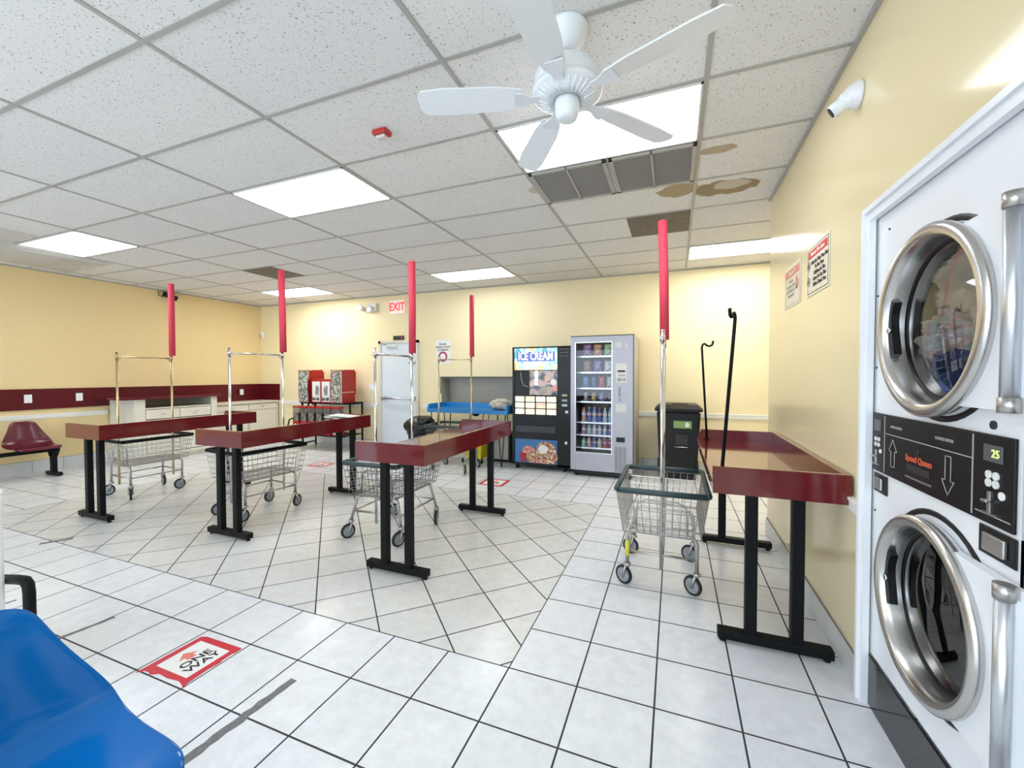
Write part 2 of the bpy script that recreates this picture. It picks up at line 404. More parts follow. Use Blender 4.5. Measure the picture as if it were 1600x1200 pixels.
# white surround of the dryer bank
b = MB()
b.box(XR-.022, DRY1-.03, 0, XR+.002, DRY1+.012, DRZ-.035); b.box(XR-.022, DRY0, DRZ-.035, XR+.002, DRY1+.012, DRZ+.02)
b.box(XR-.034, DRY1-.005, 0, XR+.001, DRY1+.0125, DRZ-.001); b.box(XR-.034, DRY0, DRZ-.001, XR+.001, DRY1+.0125, DRZ+.0215)
struct(b.build('trim_7', M_white))

# ------------------------------------------------------------------ ceiling lamps, vents
def lamp(x0, y0, label, name='ceiling_light', dm=None):
    t = thing(name, label, 'ceiling light', (x0+.61, y0+.305, H), 0)
    b = MB(); e = .61-.013; d = .305-.013
    b.box(-e, -d, -.012, e, -d+.012, -.001); b.box(-e, d-.012, -.012, e, d, -.001); b.box(-e, -d, -.012, -e+.012, d, -.001); b.box(e-.012, -d, -.012, e, d, -.001)
    b.build('lamp_frame', M_lampf, t)
    b = MB(); b.box(-e+.012, -d+.012, -.008, e-.012, d-.012, -.002); b.build('diffuser', dm or M_lampd, t)
    return t
cell = lambda i, j: (.147+1.22*i, 2.41+.61*j)
lamp(*cell(-1, 0), 'bright fluorescent ceiling panel behind the white ceiling fan')
lamp(*cell(-3, 0), 'bright ceiling panel left of the ceiling fan light, nearest of the left row')
lamp(*cell(-6, 0), 'bright ceiling panel at the far left edge near the stucco wall')
lamp(*cell(-3, 5), 'small bright ceiling panel in front of the back wall above the mask notice', dm=M_lampd)
lamp(*cell(-6, 5), 'bright ceiling panel above the exit door side, partly behind a red foam tube', dm=M_lampd2)
lamp(*cell(0, 5), 'bright ceiling panel in the alcove corner beside the sign wall', dm=M_lampd2)
for i, nm in ((-1, 'right'), (-3, 'middle'), (-6, 'left')):  # unseen lamps added to light the room from behind the camera
    lamp(*cell(i, -6), 'added unseen fill panel in the %s of the row behind the viewer' % nm)

def vent(x0, y0, label):
    t = thing('ceiling_vent', label, 'air vent', (x0, y0, H), 0)
    W = .585
    b = MB()
    for a in ((0, 0, W, .03), (0, W-.03, W, W), (0, 0, .03, W), (W-.03, 0, W, W), (W/2-.008, 0, W/2+.008, W)): b.box(a[0], a[1], -.018, a[2], a[3], -.001, .002)
    b.build('vent_frame', M_tgrid, t)
    b = MB(); b.box(.03, .03, -.004, W-.03, W-.03, -.001); b.build('backing', M_back, t)
    b = MB(); n = 26
    for k in range(n):
        y = .035+(W-.07)*k/(n-1)
        b.quad([(.03, y-.006, -.005), (W-.03, y-.006, -.005), (W-.03, y+.005, -.014), (.03, y+.005, -.014)])
    b.build('louvres', M_grille, t, recalc=False)
vent(-1.055, 3.03, 'left square return air vent with louvres beside the bright ceiling panel')
vent(-.452, 3.03, 'right square return air vent with louvres beside the bright ceiling panel')
def patch(x0, y0, x1, y1, label):
    b = MB(); b.box(x0, y0, H-.010, x1, y1, H-.001, .002)
    tag(b.build('ceiling_patch_panel', M_brown), label, 'ceiling panel')
patch(-.45, 4.252, .133, 4.838, 'brown stained square panel in the ceiling behind the tallest red foam tube')
patch(-5.94, 4.252, -5.36, 4.838, 'small dark brown ceiling panel above the left foam tubes')

# ceiling fan
fan = thing('ceiling_fan', 'white five bladed ceiling fan hanging in front of the bright ceiling panel', 'ceiling fan', (-.455, 1.84, H))
b = MB(); b.lathe([(.092, -.001), (.094, -.018), (.086, -.026), (.082, -.045), (.066, -.075), (.042, -.098), (.026, -.104)], n=32); b.build('canopy', M_fan, fan)
b = MB(); b.tube([(0, 0, -.1), (0, 0, -.17)], .013, 12); b.build('downrod', M_fan, fan)
b = MB(); b.lathe([(.03, -.155), (.075, -.16), (.12, -.185), (.146, -.215), (.15, -.26), (.15, -.275), (.156, -.28), (.156, -.29), (.146, -.297), (.10, -.318), (.062, -.324), (.062, -.318), (.03, -.318)], n=40)
mh = b.build('motor_housing', M_fan, fan)
b = MB()
for k in range(30):
    t = 2*PI*k/30
    if k % 6 == 5: continue
    b.tube([(.078*math.cos(t), .078*math.sin(t), -.3265), (.138*math.cos(t), .138*math.sin(t), -.3005)], .0042, 6)
b.build('ribs', M_fan, mh)
b = MB(); b.lathe([(.056, -.315), (.055, -.345), (.05, -.385), (.044, -.40), (.03, -.405), (.001, -.406)], n=28); b.build('hub_cap', M_fan, fan)
for k in range(5):
    a = math.radians(51+72*k+2)
    R = Matrix.Rotation(a, 4, 'Z')
    b = MB()
    b.prism([(.07, -.02), (.16, -.022), (.21, -.045), (.235, -.045), (.235, .045), (.21, .045), (.16, .022), (.07, .02)], -.309, -.304)
    for v in b.bm.verts: v.co = R @ v.co
    bi = b.build('blade_arm', M_fan, fan)
    b = MB(); out = [(.20, -.045), (.30, -.062), (.55, -.07), (.655, -.062), (.675, -.03), (.675, .03), (.655, .062), (.55, .07), (.30, .062), (.20, .045)]
    b.prism(out, -.301, -.294)
    tl = Matrix.Translation((0, 0, -.2975)) @ Matrix.Rotation(math.radians(12), 4, 'X') @ Matrix.Translation((0, 0, .2975))
    for v in b.bm.verts: v.co = R @ tl @ v.co
    b.build('blade', M_fan, fan)

# red alarm and cameras
t = thing('fire_alarm', 'small red alarm with clear lens mounted on a ceiling tile', 'alarm', (-1.735, 2.17, H))
b = MB(); b.box(-.05, -.035, -.03, .05, .035, -.001, .004); b.build('alarm_body', M_red, t)
b = MB(); b.box(-.035, -.02, -.05, .035, .02, -.03, .006); b.build('lens', mat('milky lens', (.7, .6, .58), .3), t)
t = thing('security_camera', 'white turret security camera on the yellow wall above the dryers', 'security camera', (XR, 2.385, 2.71))
b = MB(); b.lathe([(.062, -.001), (.062, -.012), (.052, -.03), (.035, -.055), (.02, -.062)], axis='x', n=28); b.build('mount', M_white, t)
b = MB(); d = Vector((-.75, .25, -.45)).normalized(); b.tube([Vector((-.03, 0, -.005)), Vector((-.03, 0, -.005))+d*.085], .032, 20); b.sphere((-.04, .005, -.01), .042, n=18); b.build('camera_head', M_white, t)
b = MB(); p = Vector((-.03, 0, -.005))+d*.085; b.tube([p, p+d*.004], .024, 20); b.build('lens', M_blkpl, t)
t = thing('security_camera', 'small black bullet camera high on the left stucco wall', 'security camera', (XL, 4.78, 2.93))
b = MB(); b.tube([(0, 0, 0), (.07, 0, 0), (.09, 0, -.05)], .012, 8); b.tube([(0, .0, .0), (.01, -.14, .03), (.05, -.16, -.08), (.09, -.1, -.1)], .006, 6); b.build('bracket', M_blkpl, t)
b = MB(); b.tube([(.05, -.09, -.03), (.14, .09, -.11)], .045, 14); b.build('camera_body', M_blkpl, t)
t = thing('motion_detector', 'small cream motion detector on the back wall near the left corner', 'sensor', (-8.60, YB-.001, 2.32))
b = MB(); b.box(-.045, -.05, -.07, .045, 0, .07, .02); b.build('detector_body', M_whitetrim, t); b = MB(); b.box(-.028, -.056, -.05, .028, -.048, -.01, .004); b.build('sensor_lens', M_beige, t)

# ------------------------------------------------------------------ back wall fittings
t = thing('exit_sign', 'white exit sign with red letters above the door', 'sign', (-4.94, YB-.001, 2.72))
b = MB(); b.box(-.16, -.045, -.125, .16, 0, .125, .006); b.build('sign_box', mat('lit exit sign face', (.85, .75, .72), .4, var=.02, emit=(1, .75, .7), es=.25), t)
text('lettering', 'EXIT', .215, mat('exit letter red', (.8, .05, .07), .4, emit=(1, .1, .12), es=.35), t, (0, -.047, -.005), RY, bold=.006, sx=.8)
t = thing('emergency_light', 'white twin head emergency light on back wall left of exit sign', 'emergency light', (-5.6, YB-.001, 2.74))
b = MB(); b.box(-.02, -.07, -.07, .19, 0, .08, .01); b.build('battery_box', mat('off white plastic', (.72, .70, .66), .5), t)
b = MB()
for xx, zz in ((-.16, -.0), (.06, -.04)): b.lathe([(.03, 0), (.062, -.05), (.066, -.09), (.05, -.1)], (xx, -.03, zz), 'y', n=20)
b.tube([(-.14, -.05, -.05), (0, -.05, -.08), (.06, -.05, -.07)], .014, 8); b.build('lamp_heads', M_lampf, t)
t = thing('door_number_plaque', 'small dark plaque with a red dot mounted over the white door', 'sign', (-4.93, YB-.001, 2.13))
b = MB(); b.box(-.125, -.02, -.04, .125, 0, .04, .008); b.build('plate', M_dark, t); b = MB(); b.lathe([(.025, -.021), (.025, -.024)], (.08, 0, 0), 'y', n=16); b.build('dot', mat('dull red dot', (.3, .04, .05), .4), t)

# door
DXa, DXb, DT = -5.385, -4.475, 2.075
d = MB(); d.box(DXa+.06, YB-.03, .01, DXb-.05, YB-.003, DT-.05, .003); dr = d.build('door_1', M_doorp); struct(dr)
b = MB(); b.box(DXa, YB-.05, 0, DXa+.06, YB, DT); b.box(DXb-.05, YB-.05, 0, DXb, YB, DT); b.box(DXa, YB-.05, DT-.05, DXb, YB, DT)
o = b.build('door_frame', M_frame, dr); 
b = MB(); b.tube([(DXa+.12, YB-.10, .97), (DXb-.07, YB-.10, .97)], .022, 12); b.box(DXa+.09, YB-.11, .93, DXa+.16, YB-.03, 1.02, .01); b.box(DXb-.12, YB-.11, .93, DXb-.055, YB-.03, 1.02, .01); b.build('push_bar', M_alu, dr)
b = MB(); b.box(DXb-.13, YB-.05, 1.62, DXb-.06, YB-.03, 1.68, .006); b.tube([(DXb-.2, YB-.05, 1.65), (DXb-.06, YB-.05, 1.65)], .012, 8); b.build('latch', M_steel, dr)
b = MB(); b.box(DXa+.2, YB-.07, 1.94, DXa+.42, YB-.03, 1.99, .005); b.tube([(DXa+.2, YB-.06, 1.99), (DXa+.1, YB-.12, 2.03), (DXa+.4, YB-.06, 2.04)], .008, 6); b.build('closer', M_alu, dr)

# mask notice
t = thing('mask_notice', 'white paper notice with a red face mask circle beside the door', 'notice', (-3.96, YB-.001, 1.84))
b = MB(); b.box(-.155, -.004, -.215, .155, 0, .215); b.build('sheet', M_paper, t)
for k, s_ in enumerate(('PLEASE', 'WEAR A FACE', 'COVERING')): text('lettering', s_, .048, M_ink, t, (0, -.0055, .14-.052*k), RY, bold=.001)
b = MB(); b.lathe([(.095, -.005), (.095, -.007), (.06, -.007), (.06, -.005)], (0, 0, -.085), 'y', n=40, cap=False); b.build('emblem', mat('mask emblem purple red', (.42, .06, .14), .5, var=.3), t)
# outlets, thermostat
def outlet(loc, label, face='-y', w=.08, h=.12, name='wall_outlet'):
    t = thing(name, label, 'outlet', loc)
    if face == '+x': t.rotation_euler = (0, 0, PI/2)
    b = MB(); b.box(-w/2, -.008, -h/2, w/2, 0, h/2, .003); b.build('cover_plate', M_white, t)
    b = MB()
    for z in (-.028, .028): b.box(-.016, -.011, z-.02, .016, -.008, z+.02, .002)
    b.build('socket', M_whitetrim, t)
    return t
outlet((-5.58, YB-.001, 1.18), 'white switch plate on back wall just left of the door', w=.12, name='wall_switch')
for yy, lb in ((2.98, 'white outlet plate on the burgundy wall panel above the maroon seat'), (3.53, 'white outlet plate on the burgundy wall panel right of the maroon seat')):
    t = outlet((XL+.032, yy, 1.085), lb, '+x')
outlet((-8.615+.02, 6.1, 1.06), 'white outlet plate with dark plug on burgundy panel over the far cabinets', '+x')

# burgundy wall panel (splashback)
b = MB(); b.box(XL, -2, .925, XL+.03, 5.2, 1.225, .003); b.box(XL, 5.2, .86, XL+.03, YB, 1.225, .003); b.box(XL, YB-.03, .86, -8.10, YB, 1.225, .003)
struct(b.build('trim_8', M_burgwall))
# recess lining
b = MB()
y0, y1 = YB-.004, YB+ND
b.box(NX0, y1, NZ0, NX1, y1+.02, NZ1); b.box(NX0, y0, NZ0, NX0+.01, y1, NZ1); b.box(NX1-.01, y0, NZ0, NX1, y1, NZ1); b.box(NX0, y0, NZ1-.01, NX1, y1, NZ1); b.box(NX0, y0, NZ0, NX1, y1, NZ0+.01)
b.box(NX0+.46, y1-.012, NZ0, NX0+.475, y1+.001, NZ1, mi=1)
struct(b.build('trim_9', [M_greypl, M_greydk]))
b = MB(); b.box(NX0-.012, YB-.012, NZ1-.004, NX1+.012, YB+.002, NZ1+.014); b.box(NX0-.014, YB-.012, 1.08, NX0, YB+.002, NZ1+.014); struct(b.build('trim_10', M_greydk))

# ------------------------------------------------------------------ folding tables
def raised_top(b, W, L, zs, zt, zb, t=.03, mi=0):
    # local: x 0..W (open side x=0, tall side x=W), y 0..L ; surface at zs, rim top zt, bottom zb
    b.box(.02, t, zs-.03, W-t, L-t, zs, mi=mi)
    b.box(0, t, zb, .02, L-t, zs+.002, .002, mi)                    # low open edge
    for yy0, yy1 in ((0, t), (L-t, L)):                       # end boards; the far one slopes down to the open side
        b.prism([(0, zb), (W, zb), (W, zt), (.035, zt), (.0, zs+.012)] if yy0 > 0 else [(0, zb), (W, zb), (W, zt), (.0, zt)], yy0, yy1, 'y', mi)
    b.box(W-t, t, zb, W, L-t, zt, 0, mi)
def folding_table(loc, label, L=1.57):
    t = thing('folding_table', label, 'table', loc, 0, 'burgundy folding tables')
    W = .585
    b = MB(); raised_top(b, W, L, .865, .95, .81)
    b.build('tabletop', M_burg, t)
    for yc in (.09, L-.09):
        b = MB(); b.box(.035, yc-.03, .018, .55, yc+.03, .066, .006); ft = b.build('foot_beam', M_blk, t)
        for x in (.06, .525): b = MB(); b.lathe([(.006, .02), (.006, .012), (.016, .01), (.016, .0)], (x, yc, 0), n=10); b.build('leveller', M_blk, ft)
        for x in (.19, .395):
            b = MB(); b.box(x-.028, yc-.025, .06, x+.028, yc+.025, .812, .006); b.build('leg', M_blk, t)
    return t
folding_table((-2.13, 2.34, 0), 'long burgundy folding table with empty top, rightmost of the three island tables')
folding_table((-3.925, 2.36, 0), 'long burgundy folding table with a white paper on its far end')
folding_table((-5.60, 2.18, 0), 'long burgundy folding table nearest the maroon seat and left wall')
folding_table((.19, 2.36, 0), 'long burgundy folding table pushed against the right wall beside the dryers', 1.57)
b = MB()
for k, (dx, dy, a) in enumerate(((0, 0, 0), (.03, .02, .2))):
    q = [Vector((x, y, 0)) for x, y in ((-.14, -.11), (.14, -.11), (.14, .11), (-.14, .11))]
    R = Matrix.Rotation(a, 3, 'Z'); b.quad([R @ p+Vector((-3.50+dx, 3.62+dy, .880+.02*k+(.075 if p.x < 0 else .055))) for p in q])
o = b.build('paper_sheets', M_paper, recalc=False); tag(o, 'loose white papers lying on the far end of the burgundy table', 'paper')
so_ = o.modifiers.new('thick', 'SOLIDIFY'); so_.thickness = .002
# hanger poles on the right table
def hook_pole(loc, top, d, label, lean):
    b = MB(); d = Vector(d); p0 = Vector((0, 0, .868)); p1 = Vector((lean[0], lean[1], top-.02))
    pts = [p0, p1]
    for s, z in ((.008, .002), (.02, .008), (.032, -.002), (.045, -.012), (.062, -.014), (.078, -.006), (.085, .012), (.086, .03)):
        pts.append(Vector((lean[0], lean[1], top))+d*s+Vector((0, 0, z)))
    b.tube(pts, .009, 10); b.box(-.02, -.02, .866, .02, .02, .874, .002)
    tag(b.build('hanger_pole', M_blk, loc=loc), label, 'hanger pole', 'black hook poles on the right table')
hook_pole((.235, 2.43, 0), 1.735, (-.35, -.5, 0), 'black hook ended pole at the near end of the right table', (.06, .02))
hook_pole((.262, 3.86, 0), 1.675, (1, 0, 0), 'black hook ended pole at the far end of the right table', (-.045, .01))

# ------------------------------------------------------------------ laundry carts
def arc_pts(c, r, a0, a1, n, f):
    return [Vector(c)+f(r*math.cos(a0+(a1-a0)*i/n), r*math.sin(a0+(a1-a0)*i/n)) for i in range(n+1)]
def make_cart(loc, rz, label, foam_lean=(0, 0), zbar=1.63, foam_top=2.57, pole_tint='c', splay=0, wire=None, angs=(.4, -.7, 2.4, 1.2), bump_m=None, yellow=False, brass=False):
    # local: length along y (near end -y), width along x
    wire = wire or M_wire
    t = thing('laundry_cart', label, 'laundry cart', loc, rz, 'wire laundry carts with foam topped racks')
    W, Ln, zr, zb = .278, .362, .672, .39         # rim half sizes and heights
    w2, l2 = .235, .325
    # basket wires
    b = MB(); rw = .0024
    def loop(z):
        k = (z-zb)/(zr-zb); a = w2+(W-w2)*k; c = l2+(Ln-l2)*k; return a, c
    for z in (zb, zb+.045, zb+.10, zb+.155, zb+.21, zr-.02):
        a, c = loop(z); P = [(-a, -c, z), (a, -c, z), (a, c, z), (-a, c, z)]
        for i in range(4): b.tube([P[i], P[(i+1) % 4]], rw*1.3, 4, cap=False, smooth=False)
    nx, ny = 11, 15
    for i in range(nx+1):
        s = -1+2*i/nx
        for e in (-1, 1): b.tube([(s*w2, e*l2, zb), (s*W, e*Ln, zr)], rw, 4, cap=False, smooth=False)
        b.tube([(s*w2, -l2, zb), (s*w2, l2, zb)], rw, 4, cap=False, smooth=False)
    for i in range(ny+1):
        s = -1+2*i/ny
        for e in (-1, 1): b.tube([(e*w2, s*l2, zb), (e*W, s*Ln, zr)], rw, 4, cap=False, smooth=False)
        b.tube([(-w2, s*l2, zb+.003), (w2, s*l2, zb+.003)], rw, 4, cap=False, smooth=False)
    # inner arch of heavier coiled wire
    for yy in (-l2+.06,):
        b.tube([(-.16, yy, zb), (-.15, yy, zb+.17), (-.10, yy, zb+.205), (.10, yy, zb+.205), (.15, yy, zb+.17), (.16, yy, zb)], .006, 6)
    b.build('basket', wire, t)
    # rubber bumper rim
    b = MB(); rb = .018
    P = [(-W+.02, -Ln), (W-.02, -Ln), (W, -Ln+.02), (W, Ln-.02), (W-.02, Ln), (-W+.02, Ln), (-W, Ln-.02), (-W, -Ln+.02)]
    for i in range(8): b.tube([(*P[i], zr), (*P[(i+1) % 8], zr)], rb, 8)
    b.build('bumper_rim', bump_m or M_bump, t)
    # frame: two inverted U tubes and rails
    b = MB(); yl = .26; xw = .215+splay*.0
    for e in (-1, 1):
        xb = xw+splay; r = .05
        pts = [Vector((-xb, e*(yl+splay*.5), .15)), Vector((-xw, e*yl, zb-.06))]
        pts += [Vector((-xw+r-r*math.cos(a), e*yl, zb-.06+r*math.sin(a))) for a in (PI/8, PI/4, 3*PI/8, PI/2)]
        pts += [Vector((xw-r+r*math.sin(a), e*yl, zb-.06+r*math.cos(a))) for a in (0, PI/8, PI/4, 3*PI/8)]
        pts += [Vector((xw, e*yl, zb-.06)), Vector((xb, e*(yl+splay*.5), .15))]
        b.tube(pts, .0125, 10)
        b.tube([(-xw-splay*.5, e*(yl+splay*.2), .235), (xw+splay*.5, e*(yl+splay*.2), .235)], .009, 8)
    for e in (-1, 1):
        b.tube([(e*(xw+splay*.5), -yl, .235), (e*(xw+splay*.5), yl, .235)], .008, 8)
        b.tube([(e*(xw-.02), -yl, zb-.012), (e*(xw-.02), yl, zb-.012)], .008, 8)
    fr = b.build('cart_frame', M_steel, t)
    if yellow:
        b = MB(); b.tube([(-xw, -yl, .20), (-xw, -yl, .31)], .0145, 10); b.build('tape_wrap', M_tapey, fr)
    # casters
    k = 0
    for ex in (-1, 1):
        for ey in (-1, 1):
            a = angs[k]; k += 1
            cx, cy = ex*(xw+splay), ey*(yl+splay*.5); off = .028
            ox, oy = off*math.cos(a), off*math.sin(a); dx, dy = -math.sin(a), math.cos(a)   # wheel axle direction (dx,dy)
            b = MB(); b.lathe([(.022, .155), (.026, .15), (.026, .138), (.014, .13)], (cx, cy, 0), n=14)
            for s in (-1, 1):
                p = [Vector((cx+dx*s*.017, cy+dy*s*.017, .136)), Vector((cx+dx*s*.019+ox, cy+dy*s*.019+oy, .055))]
                b.tube([p[0], p[1]], .009, 6)
            b.tube([(cx-dx*.02+ox, cy-dy*.02+oy, .0625), (cx+dx*.02+ox, cy+dy*.02+oy, .0625)], .006, 8)
            fk = b.build('caster_fork', M_steel, t)
            b = MB(); R = Matrix.Translation((cx+ox, cy+oy, .0625)) @ Matrix.Rotation(a+PI/2, 4, 'Z')
            b.lathe([(.048, -.011), (.060, -.011), (.0625, -.006), (.0625, .006), (.060, .011), (.048, .011)], axis='x', n=28, mi=0, cap=False)
            b.lathe([(.010, -.016), (.014, -.014), (.014, -.010), (.044, -.006), (.0485, -.010), (.0485, .010), (.044, .006), (.014, .010), (.014, .014), (.010, .016)], axis='x', n=28, mi=1)
            for v in b.bm.verts: v.co = R @ v.co
            b.build('wheel', [M_tire, M_hub], t)
    # rack: two poles and a cross bar
    pm = M_brassy if brass else M_chrome
    for e, zt in ((-1, zbar+.05), (1, zbar+.04)):
        b = MB(); b.tube([(0, e*.272, .15), (0, e*.272, zt)], .0115, 12); b.tube([(0, e*.272, zt), (0, e*.272, zt+.006)], .014, 12)
        b.tube([(0, e*.272, zbar-.02), (0, e*.272, zbar+.02)], .017, 12); b.build('rack_pole', pm, t)
    b = MB(); b.tube([(0, -.272, zbar), (0, .272, zbar)], .009, 10)
    b.tube([(0, -.272, zbar-.05), (0, -.22, zbar)], .005, 6); b.tube([(0, .272, zbar-.05), (0, .22, zbar)], .005, 6); b.build('cross_bar', pm, t)
    fz = zbar+.035
    b = MB(); p0 = Vector((0, .285, fz)); p1 = Vector((foam_lean[0], .285+foam_lean[1], foam_top))
    b.tube([p0, p0.lerp(p1, .5)+Vector((.004, 0, 0)), p1], .034, 20)
    b.build('foam_tube', M_foam, t, label='red foam tube over the rear pole')
    return t
M_brassy = mat('worn brass plated pole', (.62, .50, .30), .25, .9, var=.3, vscale=6)
make_cart((-.072, 3.12, 0), 0, 'wire laundry cart with green grey rim standing alone in the right aisle', (-.02, 0), 1.655, 2.60, yellow=True, angs=(2.6, 2.9, 2.5, 2.7))
make_cart((-2.375, 3.12, 0), .02, 'wire laundry cart with red foam tube beside the nearest island table', (0, 0), 1.60, 2.52, splay=.045, angs=(-2.0, 1.0, -1.9, -1.2), wire=M_wiredk)
make_cart((-4.055, 3.05, 0), -.12, 'wire laundry cart with black rim beside the table holding papers', (-.02, 0), 1.64, 2.575, angs=(-1.7, -1.4, -1.8, 1.9), bump_m=M_blk)
make_cart((-6.0, 3.06, 0), -.05, 'wire laundry cart with brass coloured rack beside the table nearest the left wall', (0, 0), 1.635, 2.585, angs=(-2.1, -.2, -.4, -1.6), bump_m=M_blk, brass=True)
make_cart((-3.07, 5.47, 0), -PI/2+.04, 'wire laundry cart standing in front of the blue table', (0, 0), 1.65, 2.59, angs=(-2.0, 1.0, -2.6, .6), brass=True, wire=M_wiredk)

# ------------------------------------------------------------------ seats
def shell_mesh(m, name, parent, loc, s=1.0):
    prof = [(.265, -.03, .20, .0), (.25, -.008, .215, .0), (.22, .0, .23, .004), (.15, -.012, .242, .012), (.05, -.025, .246, .024), (-.06, -.025, .25, .034), (-.13, -.010, .254, .046),
            (-.175, .022, .252, .054), (-.20, .075, .238, .052), (-.218, .14, .208, .046), (-.235, .205, .176, .036), (-.25, .262, .154, .028), (-.26, .302, .14, .02), (-.268, .325, .124, .014), (-.276, .338, .098, .01), (-.284, .344, .062, .008)]
    b = MB(); n = 12; g = []
    for i, (x, z, hw, lf) in enumerate(prof):
        a = prof[max(0, i-1)]; c = prof[min(len(prof)-1, i+1)]
        tx, tz = c[0]-a[0], c[1]-a[1]; l = math.hypot(tx, tz); nx_, nz_ = -tz/l, tx/l
        if nz_ < 0 and i < 5: nx_, nz_ = -nx_, -nz_
        if nx_ < 0 and i >= 5: nx_, nz_ = -nx_, -nz_
        if i >= 5 and nz_ < 0: nz_ = abs(nz_)
        row = []
        for k in range(n+1):
            q = -1+2*k/n; li = lf*(abs(q)**2.4)
            row.append(b.bm.verts.new((s*(x+nx_*li), s*hw*q, s*(z+nz_*li))))
        g.append(row)
    for i in range(len(g)-1):
        for k in range(n):
            f = b.bm.faces.new((g[i][k], g[i+1][k], g[i+1][k+1], g[i][k+1])); f.smooth = True
    o = b.build(name, m, parent, loc=loc)
    so = o.modifiers.new('thick', 'SOLIDIFY'); so.thickness = .008; so.offset = -1
    sb = o.modifiers.new('sub', 'SUBSURF'); sb.levels = 2; sb.render_levels = 2
    return o
def bench(name, label, loc, m, ys, zs, beam, leg_y, sc=1.0):
    t = thing(name, label, 'seat', loc)
    for y in ys: shell_mesh(m, 'seat_shell', t, (0, y, zs), sc)
    b = MB(); b.box(-.03, beam[0], zs-.095, .03, beam[1], zs-.045, .004)
    for y in ys: b.box(-.14, y-.12, zs-.048, .16, y-.09, zs-.034); b.box(-.14, y+.09, zs-.048, .16, y+.12, zs-.034)
    b.build('beam', M_blk, t)
    for y in leg_y:
        b = MB(); b.box(-.03, y-.03, .05, .03, y+.03, zs-.09, .004); b.box(-.16, y-.03, .008, .17, y+.03, .055, .006); b.prism([(-.1, zs-.09), (.1, zs-.09), (.04, zs-.17), (-.04, zs-.17)], y-.03, y+.03, 'y')
        b.build('leg', M_blk, t)
    return t
bench('bench_seat', 'maroon molded fiberglass seat on a black beam against the left stucco wall', (-8.22, 0, 0), M_maroon, (2.86, 2.2), .44, (1.9, 3.13), (3.07, 2.0), .97)
bench('bench_seat', 'glossy blue molded fiberglass seat in the near left foreground', (-1.385, .43, 0), M_bluesh, (0,), .455, (-.45, .15), (-.38,), 1.0)

# white washer at the left edge
t = thing('washing_machine', 'white machine just showing at the left edge beside the blue seat', 'washing machine', (-2.90, .46, 0))
b = MB(); b.box(-.32, -.34, .03, .32, .352, .93, .01); b.build('cabinet', M_white, t)
b = MB(); b.box(-.32, -.34, .93, .322, .354, .955, .008); b.lathe([(.2, .955), (.2, .962)], (0, 0, 0), n=28); b.build('lid', M_white, t)
b = MB(); b.box(-.30, -.32, 0, .29, .33, .03); b.build('plinth', M_blkpl, t)
b = MB(); b.tube([(-2.70, .835, .545), (-2.55, .83, .573), (-2.455, .825, .588), (-2.432, .825, .575), (-2.425, .825, .54), (-2.425, .825, .0)], .019, 12)
tag(b.build('bent_floor_tube', M_blk), 'black bent tube beside the white machine behind the blue seat', 'metal tube')

# ------------------------------------------------------------------ cabinets at the left wall
t = thing('storage_cabinet', 'cream base cabinet with burgundy top, open shelf and two drawers by left wall', 'cabinet', (0, 0, 0))
CY0, CY1, CX = 3.90, 5.16, -7.95
b = MB()
x0 = XL+.032
b.box(x0, CY0, .08, CX, CY0+.02, 1.03); b.box(x0, CY1-.02, .08, CX, CY1, 1.03); b.box(x0, CY0+.02, .08, CX-.02, CY1-.02, .10)
b.box(x0, CY0+.02, .08, x0+.02, CY1-.02, 1.03); b.box(CX-.02, CY0-.004, .08, CX+.004, CY0+.14, 1.03); b.box(CX-.02, CY1-.10, .08, CX+.004, CY1+.004, 1.03)
b.box(CX-.02, CY0+.14, .08, CX, CY1-.10, .13); b.box(x0+.02, CY0+.02, .865, CX-.01, CY1-.02, .885); b.box(x0+.2, CY0+.02, .0, CX-.05, CY1-.02, .08)
b.box(CX-.30, CY0-.012, .08, CX-.27, CY0+.001, 1.03)
b.build('cabinet_body', M_cream, t)
b = MB(); b.box(x0, CY0-.18, 1.03, CX+.05, CY1+.06, 1.065, .004); b.build('countertop', M_burg, t)
for a, c in ((CY0+.15, CY0+.635), (CY0+.645, CY1-.11)):
    b = MB(); b.box(CX-.02, a, .70, CX+.004, c, .855, .004); dw = b.build('drawer', M_cream, t)
    b = MB(); b.tube([(CX+.004, (a+c)/2-.03, .775), (CX+.03, (a+c)/2-.02, .78), (CX+.03, (a+c)/2+.02, .785), (CX+.004, (a+c)/2+.03, .79)], .006, 6); b.build('handle', M_steel, dw)
    b = MB(); b.box(CX-.02, a, .14, CX+.004, c, .685, .004); b.build('cabinet_door', M_cream, t)
t = thing('storage_cabinet', 'low cream cabinet run with drawers in the far left corner under burgundy panel', 'cabinet', (0, 0, 0))
b = MB(); b.box(x0, 5.26, .08, -8.14, 6.57, .835); b.box(x0+.1, 5.3, 0, -8.2, 6.5, .08); b.box(x0, 5.225, .08, -8.12, 5.26, .84); b.box(-8.14, 6.54, .08, -8.12, 6.575, .84); b.build('cabinet_body', M_cream, t)
b = MB(); b.box(x0, 5.225, .84, -8.09, 6.585, .868, .003); b.build('countertop', M_cream, t)
for a, c in ((5.275, 5.90), (5.915, 6.53)):
    b = MB(); b.box(-8.14, a, .70, -8.118, c, .825, .004); dw = b.build('drawer', M_cream, t)
    b = MB(); b.sphere((-8.105, (a+c)/2, .765), .014); b.build('knob', M_steel, dw)
    b = MB(); b.box(-8.14, a, .12, -8.118, c, .69, .004); b.build('cabinet_door', M_cream, t)

